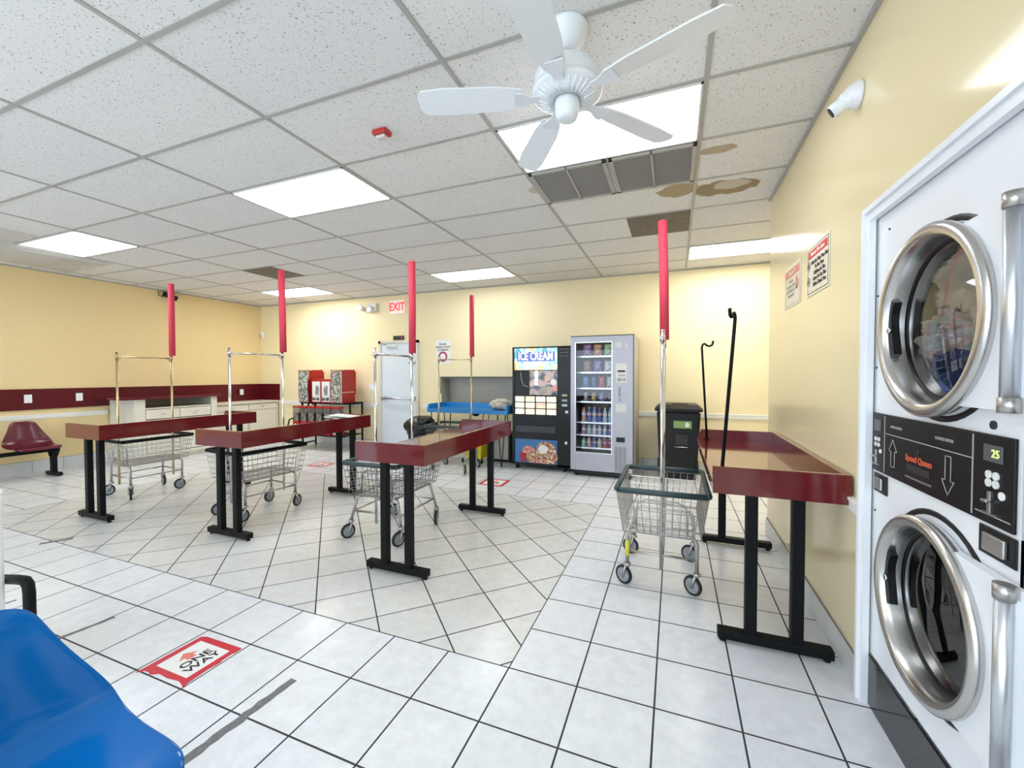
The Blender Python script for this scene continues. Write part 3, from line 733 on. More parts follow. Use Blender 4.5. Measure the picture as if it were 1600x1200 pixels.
# ------------------------------------------------------------------ capsule machines on a rack
M_caps = patchmat('mixed capsules', [(.45, .45, .40), (.12, .15, .12), (.5, .2, .15), (.65, .65, .6), (.15, .25, .2), (.3, .28, .25)], 28, .4, kind='vor')
M_caps2 = patchmat('grey toy capsules', [(.5, .5, .48), (.15, .15, .15), (.35, .34, .3), (.6, .6, .58), (.2, .2, .19)], 24, .4, kind='vor')
rack = thing('vending_rack', 'black steel rack holding red capsule machines beside the door wall', 'rack', (0, 0, 0))
b = MB()
for x in (-6.86, -5.66):
    for y in (6.10, 6.42): b.tube([(x, y, 0), (x, y, .90)], .018, 8)
    b.tube([(x, 6.10, .07), (x, 6.42, .07)], .014, 8)
for x in (-6.70,): b.tube([(x, 6.10, 0.5), (x, 6.10, .88)], .016, 8)
for y in (6.10, 6.42): b.tube([(-6.86, y, .875), (-5.66, y, .875)], .018, 8)
b.tube([(-6.86, 5.96, .28), (-5.66, 5.96, .28)], .016, 8)
b.box(-6.92, 5.88, .27, -5.66, 6.4, .285); b.box(-6.87, 6.06, .862, -5.65, 6.44, .882)
b.tube([(-6.93, 5.86, .28), (-6.97, 5.86, .45), (-6.93, 5.86, .56), (-6.86, 5.95, .6), (-6.86, 6.1, .6)], .014, 8)
b.tube([(-6.60, 6.08, .87), (-6.38, 6.08, .77)], .012, 6)
b.build('rack_frame', M_blk, rack)
def tall_machine(x, label, m):
    t = thing('capsule_machine', label, 'vending machine', (x, 6.05, .883), 0, 'tall capsule machines')
    b = MB(); b.box(-.125, .012, 0, .125, .35, .63, .006); b.box(-.09, .35, .16, .09, .43, .60, .006); b.box(-.13, .34, .0, .13, .355, .64); b.build('cabinet', M_gum, t)
    b = MB(); b.box(-.12, -.004, .01, .105, .012, .62, .003); b.build('display_panel', m, t)
    b = MB(); b.box(.105, -.008, .0, .127, .014, .635); b.box(-.127, -.008, .62, .127, .014, .635); b.box(-.127, -.008, 0, -.118, .014, .635)
    b.box(.126, .0, .20, .1275, .345, .212); b.build('trim_strip', M_chrome, t)
    b = MB(); b.lathe([(.03, -.004), (.03, -.02), (.02, -.03), (.012, -.03)], (0, 0, .10), 'y', n=18); b.box(-.03, -.034, .095, .03, -.028, .105); b.build('coin_knob', M_steel, t)
tall_machine(-6.765, 'tall red capsule machine with grey front at left of the rack', M_caps2)
tall_machine(-5.945, 'tall red capsule machine with mixed capsules at right of the rack', M_caps)
def white_machine(x, label, s_):
    t = thing('capsule_machine', label, 'vending machine', (x, 6.05, .883), 0, 'short capsule machines')
    b = MB(); b.box(-.122, .012, 0, .122, .34, .455, .008); b.build('cabinet', M_gum, t)
    b = MB(); b.box(-.098, -.002, .02, .098, .014, .41, .004); b.build('white_front', M_paper, t)
    b = MB(); b.box(s_*.03-.045, -.006, .15, s_*.03+.045, -.001, .33, .002); b.build('window', M_caps2, t)
    for dx in (-.05, .05):
        b = MB(); b.lathe([(.034, -.002), (.034, -.016), (.02, -.03), (.02, -.034)], (dx, 0, .08), 'y', n=16); b.box(dx-.03, -.04, .074, dx+.03, -.032, .086); b.build('coin_knob', M_wiredk, t)
white_machine(-6.445, 'short red capsule machine with white front, left one of the pair', 1)
white_machine(-6.20, 'short red capsule machine with white front, right one of the pair', 0)
words = ['leftmost', 'second from left', 'third from left', 'third from right', 'second from right', 'rightmost']
first = None
for k in range(6):
    lb = '%s small red capped gumball machine in the lower row of the rack' % words[k]
    loc = (-6.82+.196*k, 5.97, .286)
    if first is None:
        t = first = thing('gumball_machine', lb, 'vending machine', loc, 0, 'small gumball machines in the lower row')
        b = MB(); b.box(-.075, -.07, 0, .075, .09, .255, .008); b.build('base', M_gum, t)
        b = MB(); b.lathe([(.03, -.07), (.03, -.085), (.018, -.095)], (0, 0, .17), 'y', n=16); b.box(-.025, -.10, .165, .025, -.094, .175); b.build('coin_knob', M_chrome, t)
        b = MB(); b.box(-.03, -.09, .03, .03, -.07, .09, .004); b.build('prize_flap', M_chrome, t)
        b = MB(); b.box(-.066, -.06, .256, .066, .07, .40); b.build('capsules', M_caps, t)
        b = MB(); b.box(-.072, -.068, .255, .072, .078, .50, .004); b.build('globe', M_globe, t)
        b = MB(); b.box(-.078, -.074, .50, .078, .084, .535, .01); b.build('lid', M_gum, t)
    else: dup(first, loc, None, lb)

# ------------------------------------------------------------------ blue table group
t = thing('folding_table', 'blue folding table with black hairpin legs under the grey recess', 'table', (-2.335, 5.74, 0), PI/2, None)
b = MB(); raised_top(b, .56, 1.40, .875, .95, .815)
b.build('tabletop', M_blue, t)
for k, (x, y) in enumerate(((.07, .12), (.07, 1.3), (.47, .12), (.47, 1.3))):
    b = MB(); b.tube([(x, y-.07, .85), (x+.0, y-.005, .012), (x, y+.005, .012), (x, y+.07, .85)], .009, 8); b.build('leg', M_blk, t)
b = MB()
for y in (.42, .52, .75): b.tube([(.3, y, .84), (.27, y+.05, .5)], .007, 6)
b.sphere((.2, .62, .79), .05, (1, 1.2, .7)); b.build('cross_braces', M_blk, t)
def blob(name, m, parent, c, rad, seed, amp=.25, freq=3.5, sub=4, flat=None, fold=0):
    from mathutils import noise
    bm = bmesh.new(); bmesh.ops.create_icosphere(bm, subdivisions=sub, radius=1)
    for v in bm.verts:
        n = v.co.normalized(); q = n*freq+Vector((seed*3.1, seed*1.7, seed))
        dsp = 1+amp*noise.noise(q)+amp*.6*(1-abs(noise.noise(q*2.2))*3)*.5+fold*math.sin(6*noise.noise(q*.8)*PI)
        p = Vector((n.x*rad[0], n.y*rad[1], n.z*rad[2]))*dsp
        if flat is not None and p.z+c[2] < flat: p.z = flat-c[2]
        v.co = p+Vector(c)
    for f in bm.faces: f.smooth = True
    b = MB(); b.bm.free(); b.bm = bm
    return b.build(name, m, parent)
tag(blob('folded_blanket', M_cloth, None, (-2.52, 5.96, .955), (.17, .17, .085), 2, .3, 2.5, 4, .884), 'beige crumpled blanket lying on the right end of the blue table', 'blanket')
# mop bucket, dark bin, bag-lined bin
t = thing('mop_bucket', 'yellow mop bucket on the floor under the blue table', 'bucket', (-3.02, 6.06, 0))
b = MB(); b.lathe([(.19, .07), (.235, .40), (.25, .41), (.25, .43), (.225, .43), (.18, .09)], n=4, smooth=False)
R = Matrix.Rotation(PI/4, 3, 'Z')
for v in b.bm.verts: v.co = R @ v.co; v.co.x *= 1.15
b.build('bucket_body', M_yelpl, t)
b = MB()
for sx in (-.17, .17):
    for sy in (-.12, .12): b.lathe([(.03, -.012), (.03, .012)], (sx, sy, .03), 'x', n=14); b.tube([(sx, sy, .03), (sx, sy, .09)], .01, 6)
b.build('casters', M_blkpl, t)
t = thing('waste_bin', 'dark bin with grey side standing between the mop bucket and ice cream machine', 'bin', (-2.60, 6.3, 0))
b = MB(); b.box(-.16, -.15, .01, .16, .15, .48, .02); b.build('bin_body', M_blkpl, t)
b = MB(); b.box(-.13, -.156, .05, .12, -.149, .44, .003); b.build('front_panel', M_greypl, t)
t = thing('lined_bin', 'bin lined with a black plastic bag beside the white door', 'bin', (-4.02, 5.98, 0))
b = MB(); b.lathe([(.19, 0), (.22, .55)], n=20); b.build('bin_body', M_blkpl, t)
blob('bin_bag', M_bag, t, (.0, 0, .54), (.29, .25, .18), 5, .15, 3)
# toilet-brush style: wheeled trash bin
t = thing('wheeled_bin', 'black wheeled recycling bin with green label beside the silver vending machine', 'bin', (.055, 6.22, 0))
b = MB()
for (z0, h0, d0, z1, h1, d1) in ((.06, .235, .22, .93, .275, .27),):
    P = [(-h0, -d0, z0), (h0, -d0, z0), (h0, d0, z0), (-h0, d0, z0), (-h1, -d1, z1), (h1, -d1, z1), (h1, d1, z1), (-h1, d1, z1)]
    V = [b.bm.verts.new(p) for p in P]
    for q in ((3, 2, 1, 0), (4, 5, 6, 7), (0, 1, 5, 4), (1, 2, 6, 5), (2, 3, 7, 6), (3, 0, 4, 7)): b.bm.faces.new([V[i] for i in q])
bmesh.ops.bevel(b.bm, geom=b.bm.edges[:], offset=.03, segments=3, affect='EDGES')
b.build('bin_body', M_blkpl, t)
b = MB(); b.box(-.30, -.30, .925, .30, .30, .965, .015)
P = [(-.30, -.30, .96), (.30, -.30, .96), (.30, .30, .96), (-.30, .30, .96), (-.24, -.22, 1.01), (.24, -.22, 1.01), (.24, .28, 1.01), (-.24, .28, 1.01)]
V = [b.bm.verts.new(p) for p in P]
for q in ((4, 5, 6, 7), (0, 1, 5, 4), (1, 2, 6, 5), (2, 3, 7, 6), (3, 0, 4, 7)): b.bm.faces.new([V[i] for i in q])
b.box(-.08, -.12, 1.008, .12, .1, 1.02, .004)
b.build('lid', M_blkpl, t)
b = MB(); b.box(-.06, -.272, .70, .165, -.262, .80, .002); o = b.build('recycling_label', M_green, t, label='green label')
b = MB(); b.prism([(.09, .72), (.13, .72), (.14, .75), (.12, .785), (.10, .785), (.08, .75)], -.276, -.272, 'y'); b.build('label_mark', mat('pale label mark', (.75, .8, .65), .5), o)
b = MB(); b.box(-.04, -.262, .47, .12, -.25, .62, .004); b.build('recess_panel', M_dark, t)
b = MB(); b.tube([(-.05, -.275, .45), (.12, -.275, .45)], .006, 8); b.build('lift_bar', M_chrome, t)
b = MB()
for s in (-1, 1): b.lathe([(.1, -.02), (.1, .02)], (s*.25, .2, .1), 'x', n=20)
b.build('wheels', M_tire, t)
b = MB(); b.lathe([(.17, 0), (.18, .02), (.2, .12)], n=4, smooth=False)
b.box(-.22, -.21, 0, .22, -.12, .07, .01); b.build('base', M_blkpl, t)

# ------------------------------------------------------------------ ice cream machine
ice = thing('ice_cream_machine', 'black ice cream vending machine with colourful lit top panel', 'vending machine', (-2.285, 5.84, 0))
Wd, Dp, Ht = .90, .74, 1.835      # local x 0..Wd, y 0..Dp
b = MB(); b.box(0, .03, .07, Wd, Dp, Ht, .008)
b.box(0, 0, 1.815, Wd, .03, Ht); b.box(0, 0, .07, .03, .03, Ht); b.box(.70, 0, .07, Wd, .03, Ht, .003); b.box(0, 0, .07, Wd, .03, .10); b.box(.03, .005, .44, .70, .03, .83); b.box(.03, 0, 1.48, .70, .03, 1.49)
for xx in (.06, .8):
    for yy in (.06, .62): b.lathe([(.03, 0), (.03, .07)], (xx, yy, 0), n=10)
b.build('cabinet', M_blkpl, ice)
M_marq = patchmat('marquee print', [(.9, .35, .15), (.95, .75, .15), (.95, .9, .7), (.2, .65, .7), (.9, .93, .95), (.1, .45, .6)], 5, .3, emit=.5, interp='LINEAR')
b = MB(); b.box(.03, .008, 1.49, .70, .028, 1.815, .002); mq = b.build('marquee', M_marq, ice, label='lit panel reading ice cream')
b = MB(); b.box(.07, .002, 1.62, .66, .009, 1.76, .006); b.build('lettering_band', mat('blue lettering band', (.12, .16, .5), .4, emit=(.15, .2, .7), es=.35), mq)
M_ltr = mat('lit white letters', (.9, .93, .95), .4, var=0, emit=(.9, .95, 1), es=.8)
text('lettering', 'ICE CREAM', .165, M_ltr, mq, (.365, .0005, 1.69), RY, bold=.004, sx=.66)
b = MB(); b.prism([(.36+.19*math.cos(a), 1.575+.032*math.sin(a)) for a in [2*PI*k/24 for k in range(24)]], .002, .008, 'y'); b.build('lettering_oval', M_ltr, mq)
text('lettering', 'Novelties', .04, mat('violet print', (.3, .25, .6), .4), mq, (.36, .0008, 1.573), RY, sx=1.3)
# viewing window with interior
M_frz = patchmat('picture of frozen treats', [(.02, .02, .03), (.10, .12, .17), (.25, .22, .2), (.5, .45, .42), (.6, .3, .25), (.08, .1, .2)], 7, .3, emit=.25, interp='LINEAR')
b = MB(); b.box(.03, .014, 1.12, .27, .028, 1.48); b.build('dark_window', M_dark, ice)
b = MB(); b.box(.27, .014, 1.12, .70, .028, 1.48); wn = b.build('lit_window', M_frz, ice)
b = MB(); b.tube([(.13, .009, 1.46), (.14, .009, 1.34), (.18, .009, 1.26), (.25, .009, 1.24)], .003, 6); b.build('suction_hose', M_paper, ice)
b = MB(); b.box(.355, .008, 1.26, .40, .015, 1.48); b.build('light_tube', mat('white tube lit', (.8, .8, .85), .4, emit=(.8, .85, 1), es=.7), wn)
for k, (x, z, r_, c) in enumerate(((.50, 1.20, .06, (.35, .28, .22)), (.58, 1.19, .06, (.42, .36, .30)), (.45, 1.17, .05, (.3, .3, .3)), (.55, 1.37, .05, (.65, .45, .33)), (.64, 1.31, .05, (.75, .70, .72)), (.66, 1.22, .045, (.7, .3, .3)), (.32, 1.28, .035, (.6, .45, .42)), (.31, 1.17, .04, (.4, .38, .36)))):
    b = MB(); b.sphere((x, .012, z), r_, (1, .1, 1)); b.build('treat_picture', mat('treat tone %d' % k, c, .4, emit=c, es=.25), wn)
# product buttons 4 x 3
M_btn = patchmat('lit product card', [(.85, .82, .65), (.9, .88, .72), (.75, .62, .45), (.9, .9, .8)], 14, .3, emit=.45, interp='LINEAR')
M_btn2 = patchmat('lit peach product card', [(.85, .82, .65), (.85, .5, .35), (.9, .7, .5)], 14, .3, emit=.45, interp='LINEAR')
for r_ in range(3):
    for c in range(4):
        b = MB(); x, z = .042+.165*c, 1.015-.094*r_
        b.box(x, .0, z, x+.148, .012, z+.082, .012); b.build('product_button', M_btn2 if (r_, c) == (1, 2) else M_btn, ice)
b = MB(); b.box(.05, -.004, .555, .68, .012, .655, .008); b.build('delivery_flap', mat('dark grey flap', (.03, .03, .035), .35), ice)
# poster
b = MB(); b.box(.04, .0, .10, .70, .012, .455, .003); po = b.build('poster', mat('poster blue', (.03, .16, .40), .3, var=.15), ice, label='blue poster of ice cream sundaes')
M_spr = patchmat('sprinkled nuts', [(.55, .38, .2), (.25, .08, .05), (.8, .7, .5), (.6, .12, .1), (.3, .18, .1)], 60, .5, kind='vor')
M_pink = patchmat('pink ice cream', [(.75, .35, .3), (.8, .5, .45), (.55, .15, .12)], 40, .5, kind='vor')
for (x, z, r_, m_) in ((.26, .27, .10, M_pink), (.34, .18, .11, M_spr), (.53, .30, .155, M_spr), (.58, .20, .13, M_spr), (.45, .17, .10, M_pink)):
    b = MB(); b.prism([(x+r_*math.cos(a), max(.105, z+r_*.85*math.sin(a))) for a in [2*PI*k/28 for k in range(28)]], -.004-.001*r_*10, .0, 'y'); b.build('sundae_picture', m_, po)
b = MB(); b.prism([(.485+.07*math.cos(a), .315+.065*math.sin(a)) for a in [2*PI*k/28 for k in range(28)]], -.009, -.004, 'y'); b.build('sundae_picture', M_paper, po)
b = MB(); b.prism([(.14, .11), (.22, .11), (.23, .25), (.12, .25)], -.008, -.003, 'y'); b.build('sundae_cup', M_gum, po)
# control strip
b = MB(); b.box(.76, -.003, 1.33, .84, .002, 1.336); b.box(.77, -.003, 1.17, .84, .001, 1.27); b.build('keypad', M_dark, ice)
for z, c in ((1.105, (.45, .5, .25)), (1.03, (.4, .42, .42)), (.96, (.6, .62, .62))):
    b = MB(); b.box(.77, -.004, z, .85, .002, z+.032, .003); b.build('label_plate', mat('plate %.2f' % z, c, .4), ice)
b = MB(); b.box(.82, -.004, .86, .865, .002, .90, .003); b.box(.815, -.004, .41, .85, .002, .45, .003); b.build('coin_return', M_paper, ice)
for k in range(3): text('lettering', 'DEPOSIT MONEY' if k != 1 else 'MAKE SELECTION', .016, M_greypl, ice, (.80, -.001, 1.79-.05*k), RY)

# ------------------------------------------------------------------ snack machine
sn = thing('snack_machine', 'tall silver grey snack and drink vending machine with glass front', 'vending machine', (-1.358, 5.72, 0))
W_, D_, H_ = .855, .86, 1.955
gx0, gx1, gz0, gz1 = .075, .565, .34, 1.86
b = MB()
b.box(0, 0, .085, gx0, .06, H_, .003); b.box(gx1, 0, .085, W_, .06, H_, .003); b.box(gx0, 0, .085, gx1, .06, gz0); b.box(gx0, 0, gz1, gx1, .06, H_)
b.build('front_door', M_silver, sn)
b = MB(); b.box(0, .06, .085, .03, D_, H_); b.box(gx1+.05, .06, .085, W_, D_, H_); b.box(.03, D_-.03, .085, gx1+.05, D_, H_); b.box(.03, .06, .085, gx1+.05, D_, .3); b.box(.03, .06, 1.89, gx1+.05, D_, H_)
b.build('cabinet', M_beige, sn)
b = MB(); b.box(0, -.003, H_-.008, W_, .06, H_+.004); b.box(W_-.008, -.003, .09, W_+.002, .03, H_); b.build('edge_trim', M_greydk, sn)
b = MB(); b.box(.03, D_-.06, .3, gx1+.05, D_-.03, 1.89); b.box(.03, .065, .3, .04, D_-.05, 1.89); b.box(gx1+.04, .065, .3, gx1+.05, D_-.05, 1.89); b.build('interior_lining', mat('interior dark blue', (.02, .025, .05), .4), sn)
b = MB(); b.box(.02, .03, .03, W_-.02, D_-.05, .085)
for xx in (.08, W_-.08):
    for yy in (.08, D_-.1): b.lathe([(.035, 0), (.035, .03)], (xx, yy, 0), n=12)
b.build('base', M_blkpl, sn)
b = MB()
for x0_, x1_, z0_, z1_ in ((gx0-.012, gx0, gz0-.012, gz1+.012), (gx1, gx1+.012, gz0-.012, gz1+.012), (gx0, gx1, gz0-.012, gz0), (gx0, gx1, gz1, gz1+.012)): b.box(x0_, -.006, z0_, x1_, .02, z1_)
b.build('window_trim', M_alu, sn)
b = MB(); b.box(gx0, .012, gz0, gx1, .016, gz1); b.build('window_glass', M_glass, sn)
# lit strip inside, as these machines have
b = MB(); b.box(.045, .07, .35, .062, .09, 1.85); b.build('interior_lamp', mat('interior lamp strip', (.9, .9, .9), .5, var=0, emit=(.65, .8, 1), es=2), sn)
b = MB(); b.box(.09, .07, 1.872, gx1, .09, 1.885); b.build('interior_lamp', mat('interior top lamp', (.9, .9, .9), .5, var=0, emit=(.8, .88, 1), es=2), sn)
SH = (1.68, 1.455, 1.232, 1.04, .748, .57, .39)
for z in SH:
    b = MB(); b.box(.065, .10, z-.012, gx1+.035, D_-.08, z-.002); b.box(.13, .095, z-.018, gx1+.03, .10, z+.006, .001)
    for k in range(7): b.box(.155+.062*k, .092, z-.016, .185+.062*k, .0955, z+.004)
    b.build('shelf', M_alu, sn)
b = MB(); b.box(.62, -.008, 1.31, .77, .0, 1.57, .004); cp = b.build('control_panel', M_paper, sn)
b = MB(); b.box(.645, -.012, 1.455, .745, -.006, 1.478, .002); b.build('display', M_blkpl, cp)
b = MB(); b.box(.655, -.011, 1.40, .745, -.007, 1.415); b.box(.64, -.011, 1.33, .70, -.007, 1.375, .002); b.box(.715, -.011, 1.335, .75, -.007, 1.37, .002); b.build('keypad', M_greypl, cp)
b = MB(); b.box(.62, -.006, .91, .765, .0, 1.025, .006); b.build('notice_plate', M_lampf, sn)
b = MB(); b.box(.63, -.006, .505, .745, .002, .57, .004); b.build('coin_return', M_blkpl, sn)
b = MB()
for x in (.61, .665, .72):
    b.box(x, -.003, .10, x+.045, .002, .44)
    for k in range(22): b.box(x+.004, -.005, .11+.015*k, x+.041, -.002, .116+.015*k)
b.build('vent_grille', M_grille2, sn)
b = MB(); b.lathe([(.012, -.001), (.012, -.012), (.006, -.014)], (.735, 0, 1.18), 'y', n=14); b.build('lock', M_steel, sn)
b = MB(); b.box(.61, -.003, 1.78, .70, .001, 1.86, .002); b.build('bill_plate', M_lampf, sn); b = MB(); b.box(.745, -.003, 1.77, .77, .001, 1.85, .002); b.build('price_plate', M_lampf, sn)
b = MB(); b.box(.66, -.002, 1.06, .70, .001, 1.10); b.box(.655, -.002, 1.12, .69, .001, 1.25); b.build('instruction_label', M_grille2, sn)
# goods in the machine
SX, SY = -1.358, 5.72
bagcols = [('purple', (.25, .08, .3)), ('orange', (.7, .25, .08)), ('green', (.35, .55, .2)), ('brown', (.3, .14, .08)), ('violet', (.3, .2, .65)), ('white', (.8, .8, .85)), ('blue', (.06, .2, .6)), ('navy', (.05, .08, .35)), ('red', (.6, .08, .06)), ('pale green', (.5, .7, .5)), ('silver', (.5, .5, .5)), ('black', (.06, .05, .06)), ('gold', (.65, .45, .12)), ('teal', (.1, .4, .45))]
bagcols = [(n_, tuple(x*.6 for x in c)) for n_, c in bagcols]
bmats = [patchmat('wrapper '+n_, [c, tuple(min(1, x*1.6+.03) for x in c), tuple(x*.5 for x in c), tuple(min(1, x*1.2+.15) for x in c), c], 16, .25, interp='LINEAR') for n_, c in bagcols]
rowsn = ['top', 'second', 'third', 'fourth']; pos = ['left', 'centre', 'right', 'far right']
bag0 = None
BW = [(0, (0, 1, 2)), (1, (3, 4, 5)), (2, (6, 7, 8, 9)), (3, (10, 12, 4, 11))]
for ri, cols in BW:
    z = SH[ri]; n_ = len(cols); sp = .44/n_
    for k, ci in enumerate(cols):
        wdt = sp*.82; hgt = .17 if ri != 3 else .13
        if ri == 3: wdt = sp*.55
        b = MB(); N_ = 8
        g = []
        for i in range(N_+1):
            row = []
            for j in range(N_+1):
                a, c = -1+2*i/N_, -1+2*j/N_
                th = .028*(1-a**4)*(1-c**4)
                row.append((a, c, th))
            g.append(row)
        for sgn in (-1, 1):
            V = [[b.bm.verts.new((a*wdt/2, sgn*th, (c+1)*hgt/2)) for (a, c, th) in row] for row in g]
            for i in range(N_):
                for j in range(N_):
                    f = b.bm.faces.new((V[i][j], V[i+1][j], V[i+1][j+1], V[i][j+1])); f.smooth = True
        bmesh.ops.remove_doubles(b.bm, verts=b.bm.verts[:], dist=.0001)
        o = b.build('snack_bag', bmats[ci], loc=(SX+.135+sp*(k+.5), SY+.145, z))
        tag(o, '%s snack packet at %s of the %s shelf in the silver machine' % (bagcols[ci][0], pos[k] if n_ > 3 or k < 2 else 'right', rowsn[ri]), 'snack packet', 'snack packets behind the machine glass')
bcols = [('orange brown', (.55, .3, .15)), ('red capped blue', (.12, .2, .55)), ('clear blue', (.2, .35, .75)), ('dark blue', (.05, .08, .4)), ('pale blue', (.55, .7, .9)), ('light blue', (.35, .55, .85)),
         ('dark red', (.35, .05, .1)), ('pale teal', (.45, .65, .7)), ('white blue', (.6, .65, .9)), ('lilac', (.55, .5, .75)), ('sky blue', (.3, .5, .8)), ('deep blue', (.08, .12, .5)),
         ('green', (.1, .4, .3)), ('pink', (.65, .35, .4)), ('royal blue', (.08, .15, .6)), ('tan', (.6, .5, .35)), ('red', (.55, .06, .08)), ('crimson', (.45, .05, .15))]
srow = ['upper drinks shelf', 'middle drinks shelf', 'bottom drinks shelf']
ordw = ['leftmost', 'second', 'third', 'fourth', 'fifth', 'rightmost']
M_cap = mat('bottle cap white', (.8, .8, .8), .4); M_capr = mat('bottle cap red', (.6, .05, .05), .4)
for r_ in range(3):
    for k in range(6):
        nm, c = bcols[r_*6+k]; z = SH[4+r_]
        hb = (.21, .14, .14)[r_]; rad = .030
        t = thing('drink_bottle', '%s drink bottle, %s on the %s of the silver machine' % (nm, ordw[k], srow[r_]), 'bottle', (SX+.165+.0735*k, SY+.135, z), 0, 'drink bottles behind the machine glass')
        b = MB(); b.lathe([(rad*.85, 0), (rad, .01), (rad, hb*.28), (rad*.92, hb*.36), (rad, hb*.45), (rad, hb*.66), (rad*.45, hb*.88), (rad*.42, hb*.93)], n=14)
        b.build('bottle_body', mat('drink '+nm, c, .15, var=.3, vscale=30, spec=.7), t)
        b = MB(); b.lathe([(rad*.48, hb*.93), (rad*.48, hb)], n=12); b.build('cap', M_capr if (r_*6+k) % 3 == 0 else M_cap, t)
        b = MB(); b.lathe([(rad*1.01, hb*.46), (rad*1.01, hb*.64)], n=14, cap=False); b.build('bottle_label', mat('label '+nm, tuple(min(1, .35+x*.7) for x in c[::-1]), .4, var=.4, vscale=60), t)

# ------------------------------------------------------------------ stack dryers
def star(cx, cy, pts): return pts
def dryer(y1, label, laundry=True):
    # unit spans y1-.835 .. y1 ; local origin at (XR, y1, 0); local y runs negative from y1; faces -x
    t = thing('stack_dryer', label, 'dryer', (XR+.022, y1, 0), 0, 'white stacked tumble dryers')
    Wy = .825; yc = -.478
    doors = ((1.592, .278), (.655, .268))
    # front plate built as grid with round holes
    b = MB(); n = 48
    def plate(z0, z1, zc, r):
        # square ring around a circular hole
        P = []; Q = []
        for k in range(n):
            a = 2*PI*(k+.5)/n; c, s = math.cos(a), math.sin(a)
            P.append((yc+r*c, zc+r*s))
            m_ = []
            hy0, hy1 = -Wy+.004-yc, -.004-yc
            tt = 1e9
            if c > 1e-6: tt = min(tt, hy1/c)
            if c < -1e-6: tt = min(tt, hy0/c)
            if s > 1e-6: tt = min(tt, (z1-zc)/s)
            if s < -1e-6: tt = min(tt, (z0-zc)/s)
            Q.append((yc+tt*c, zc+tt*s))
        A = [b.bm.verts.new((-.012, *p)) for p in P]; B = [b.bm.verts.new((-.012, *q)) for q in Q]; Cc = [b.bm.verts.new((.05, *p)) for p in P]
        for k in range(n):
            b.bm.faces.new((A[k], A[(k+1) % n], B[(k+1) % n], B[k])); b.bm.faces.new((A[k], A[(k+1) % n], Cc[(k+1) % n], Cc[k]))
            # corner fill
            (ya, za), (yb_, zb_) = Q[k], Q[(k+1) % n]
            if abs(ya-yb_) > 1e-4 and abs(za-zb_) > 1e-4:
                cy_ = max(ya, yb_) if max(ya, yb_) > yc else min(ya, yb_); cz_ = max(za, zb_) if max(za, zb_) > zc else min(za, zb_)
                b.bm.faces.new((B[k], B[(k+1) % n], b.bm.verts.new((-.012, cy_, cz_))))
    plate(1.27, 2.06, 1.592, .278); plate(.225, 1.015, .655, .268)
    b.box(-.012, -Wy+.004, 2.06, .02, -.004, 2.095); b.box(-.012, -Wy+.004, 1.015, .02, -.004, 1.27)
    b.build('front_panel', M_white, t, recalc=False)
    b = MB(); b.box(.02, -Wy+.004, .02, .60, -Wy+.02, 2.09); b.box(.02, -.02, .02, .60, -.004, 2.09); b.box(.58, -Wy+.004, .02, .60, -.004, 2.09); b.build('cabinet', M_white, t)
    # control fascia
    cf = MB(); cf.box(-.02, -Wy+.018, 1.022, -.012, -.012, 1.262, .002); cf = cf.build('control_fascia', M_blkpl, t, label='black control fascia')
    M_line = M_greypl
    X_ = -.0215
    b = MB()
    for a, z0, z1 in ((-.13, 1.03, 1.255), (-.655, 1.03, 1.255)): b.box(X_, a-.002, z0, -.0195, a+.002, z1)
    b.box(X_, -.65, 1.185, -.0195, -.14, 1.188); b.box(X_, -.80, 1.045, -.0195, -.67, 1.048)
    b.build('panel_lines', M_line, cf)
    def arrow(yc_, z0, z1, up):
        b = MB(); w1, w2 = .014, .030; zh = z1-.045 if up else z0+.045
        pts = [(-w1, z0), (w1, z0), (w1, zh), (w2, zh), (0, z1), (-w2, zh), (-w1, zh)] if up else [(-w1, z1), (w1, z1), (w1, zh), (w2, zh), (0, z0), (-w2, zh), (-w1, zh)]
        for i in range(7):
            a, c = pts[i], pts[(i+1) % 7]; b.tube([(X_, yc_+a[0], a[1]), (X_, yc_+c[0], c[1])], .0014, 4)
        b.build('arrow_mark', M_line, cf)
    arrow(-.20, 1.065, 1.17, True); arrow(-.545, 1.05, 1.17, False)
    text('lettering', 'Speed Queen', .030, mat('orange red script', (.65, .10, .04), .4), cf, (-.0205, -.375, 1.122), RX, bold=.001, label='red brand lettering')
    b = MB(); b.box(-.0225, -.445, 1.075, -.0195, -.305, 1.10, .001); b.build('coin_slot', M_dark, cf)
    b = MB(); b.box(-.024, -.455, 1.052, -.0195, -.30, 1.058); b.build('slot_lip', M_steel, cf)
    b = MB(); b.lathe([(.008, -.02), (.008, -.024)], (0, -.375, 1.15), 'x', n=12); b.build('lock', M_dark, cf)
    for k in range(2): text('lettering', ('UPPER DRYER', 'LOWER DRYER')[k], .014, M_line, cf, (-.0206, -.22-.3*k, 1.218), RX)
    # timer pads left and right
    for yo, big in ((-.07, 0), (-.735, 1)):
        pn = MB(); s = 1.0 if big else .8
        pn.box(-.0225, yo-.035*s, 1.19, -.0195, yo+.035*s, 1.235, .001); pd = pn.build('display', mat('display bezel %d' % big, (.10, .10, .11), .3), cf)
        if big: text('lettering', '25', .03, mat('lit display digits', (.6, .8, .2), .4, emit=(.6, .9, .2), es=.8), pd, (-.0232, yo-.012, 1.212), RX)
        for i in range(2):
            for j in range(2):
                b = MB(); b.lathe([(.011*s, -.0195), (.011*s, -.024)], (0, yo+.013-.027*i, 1.155-.022*j), 'x', n=14); b.build('button', M_lampf, cf)
        b = MB(); b.lathe([(.011*s, -.0195), (.011*s, -.023)], (0, yo-.035*s, 1.108), 'x', n=14); b.build('start_button', M_paper, cf)
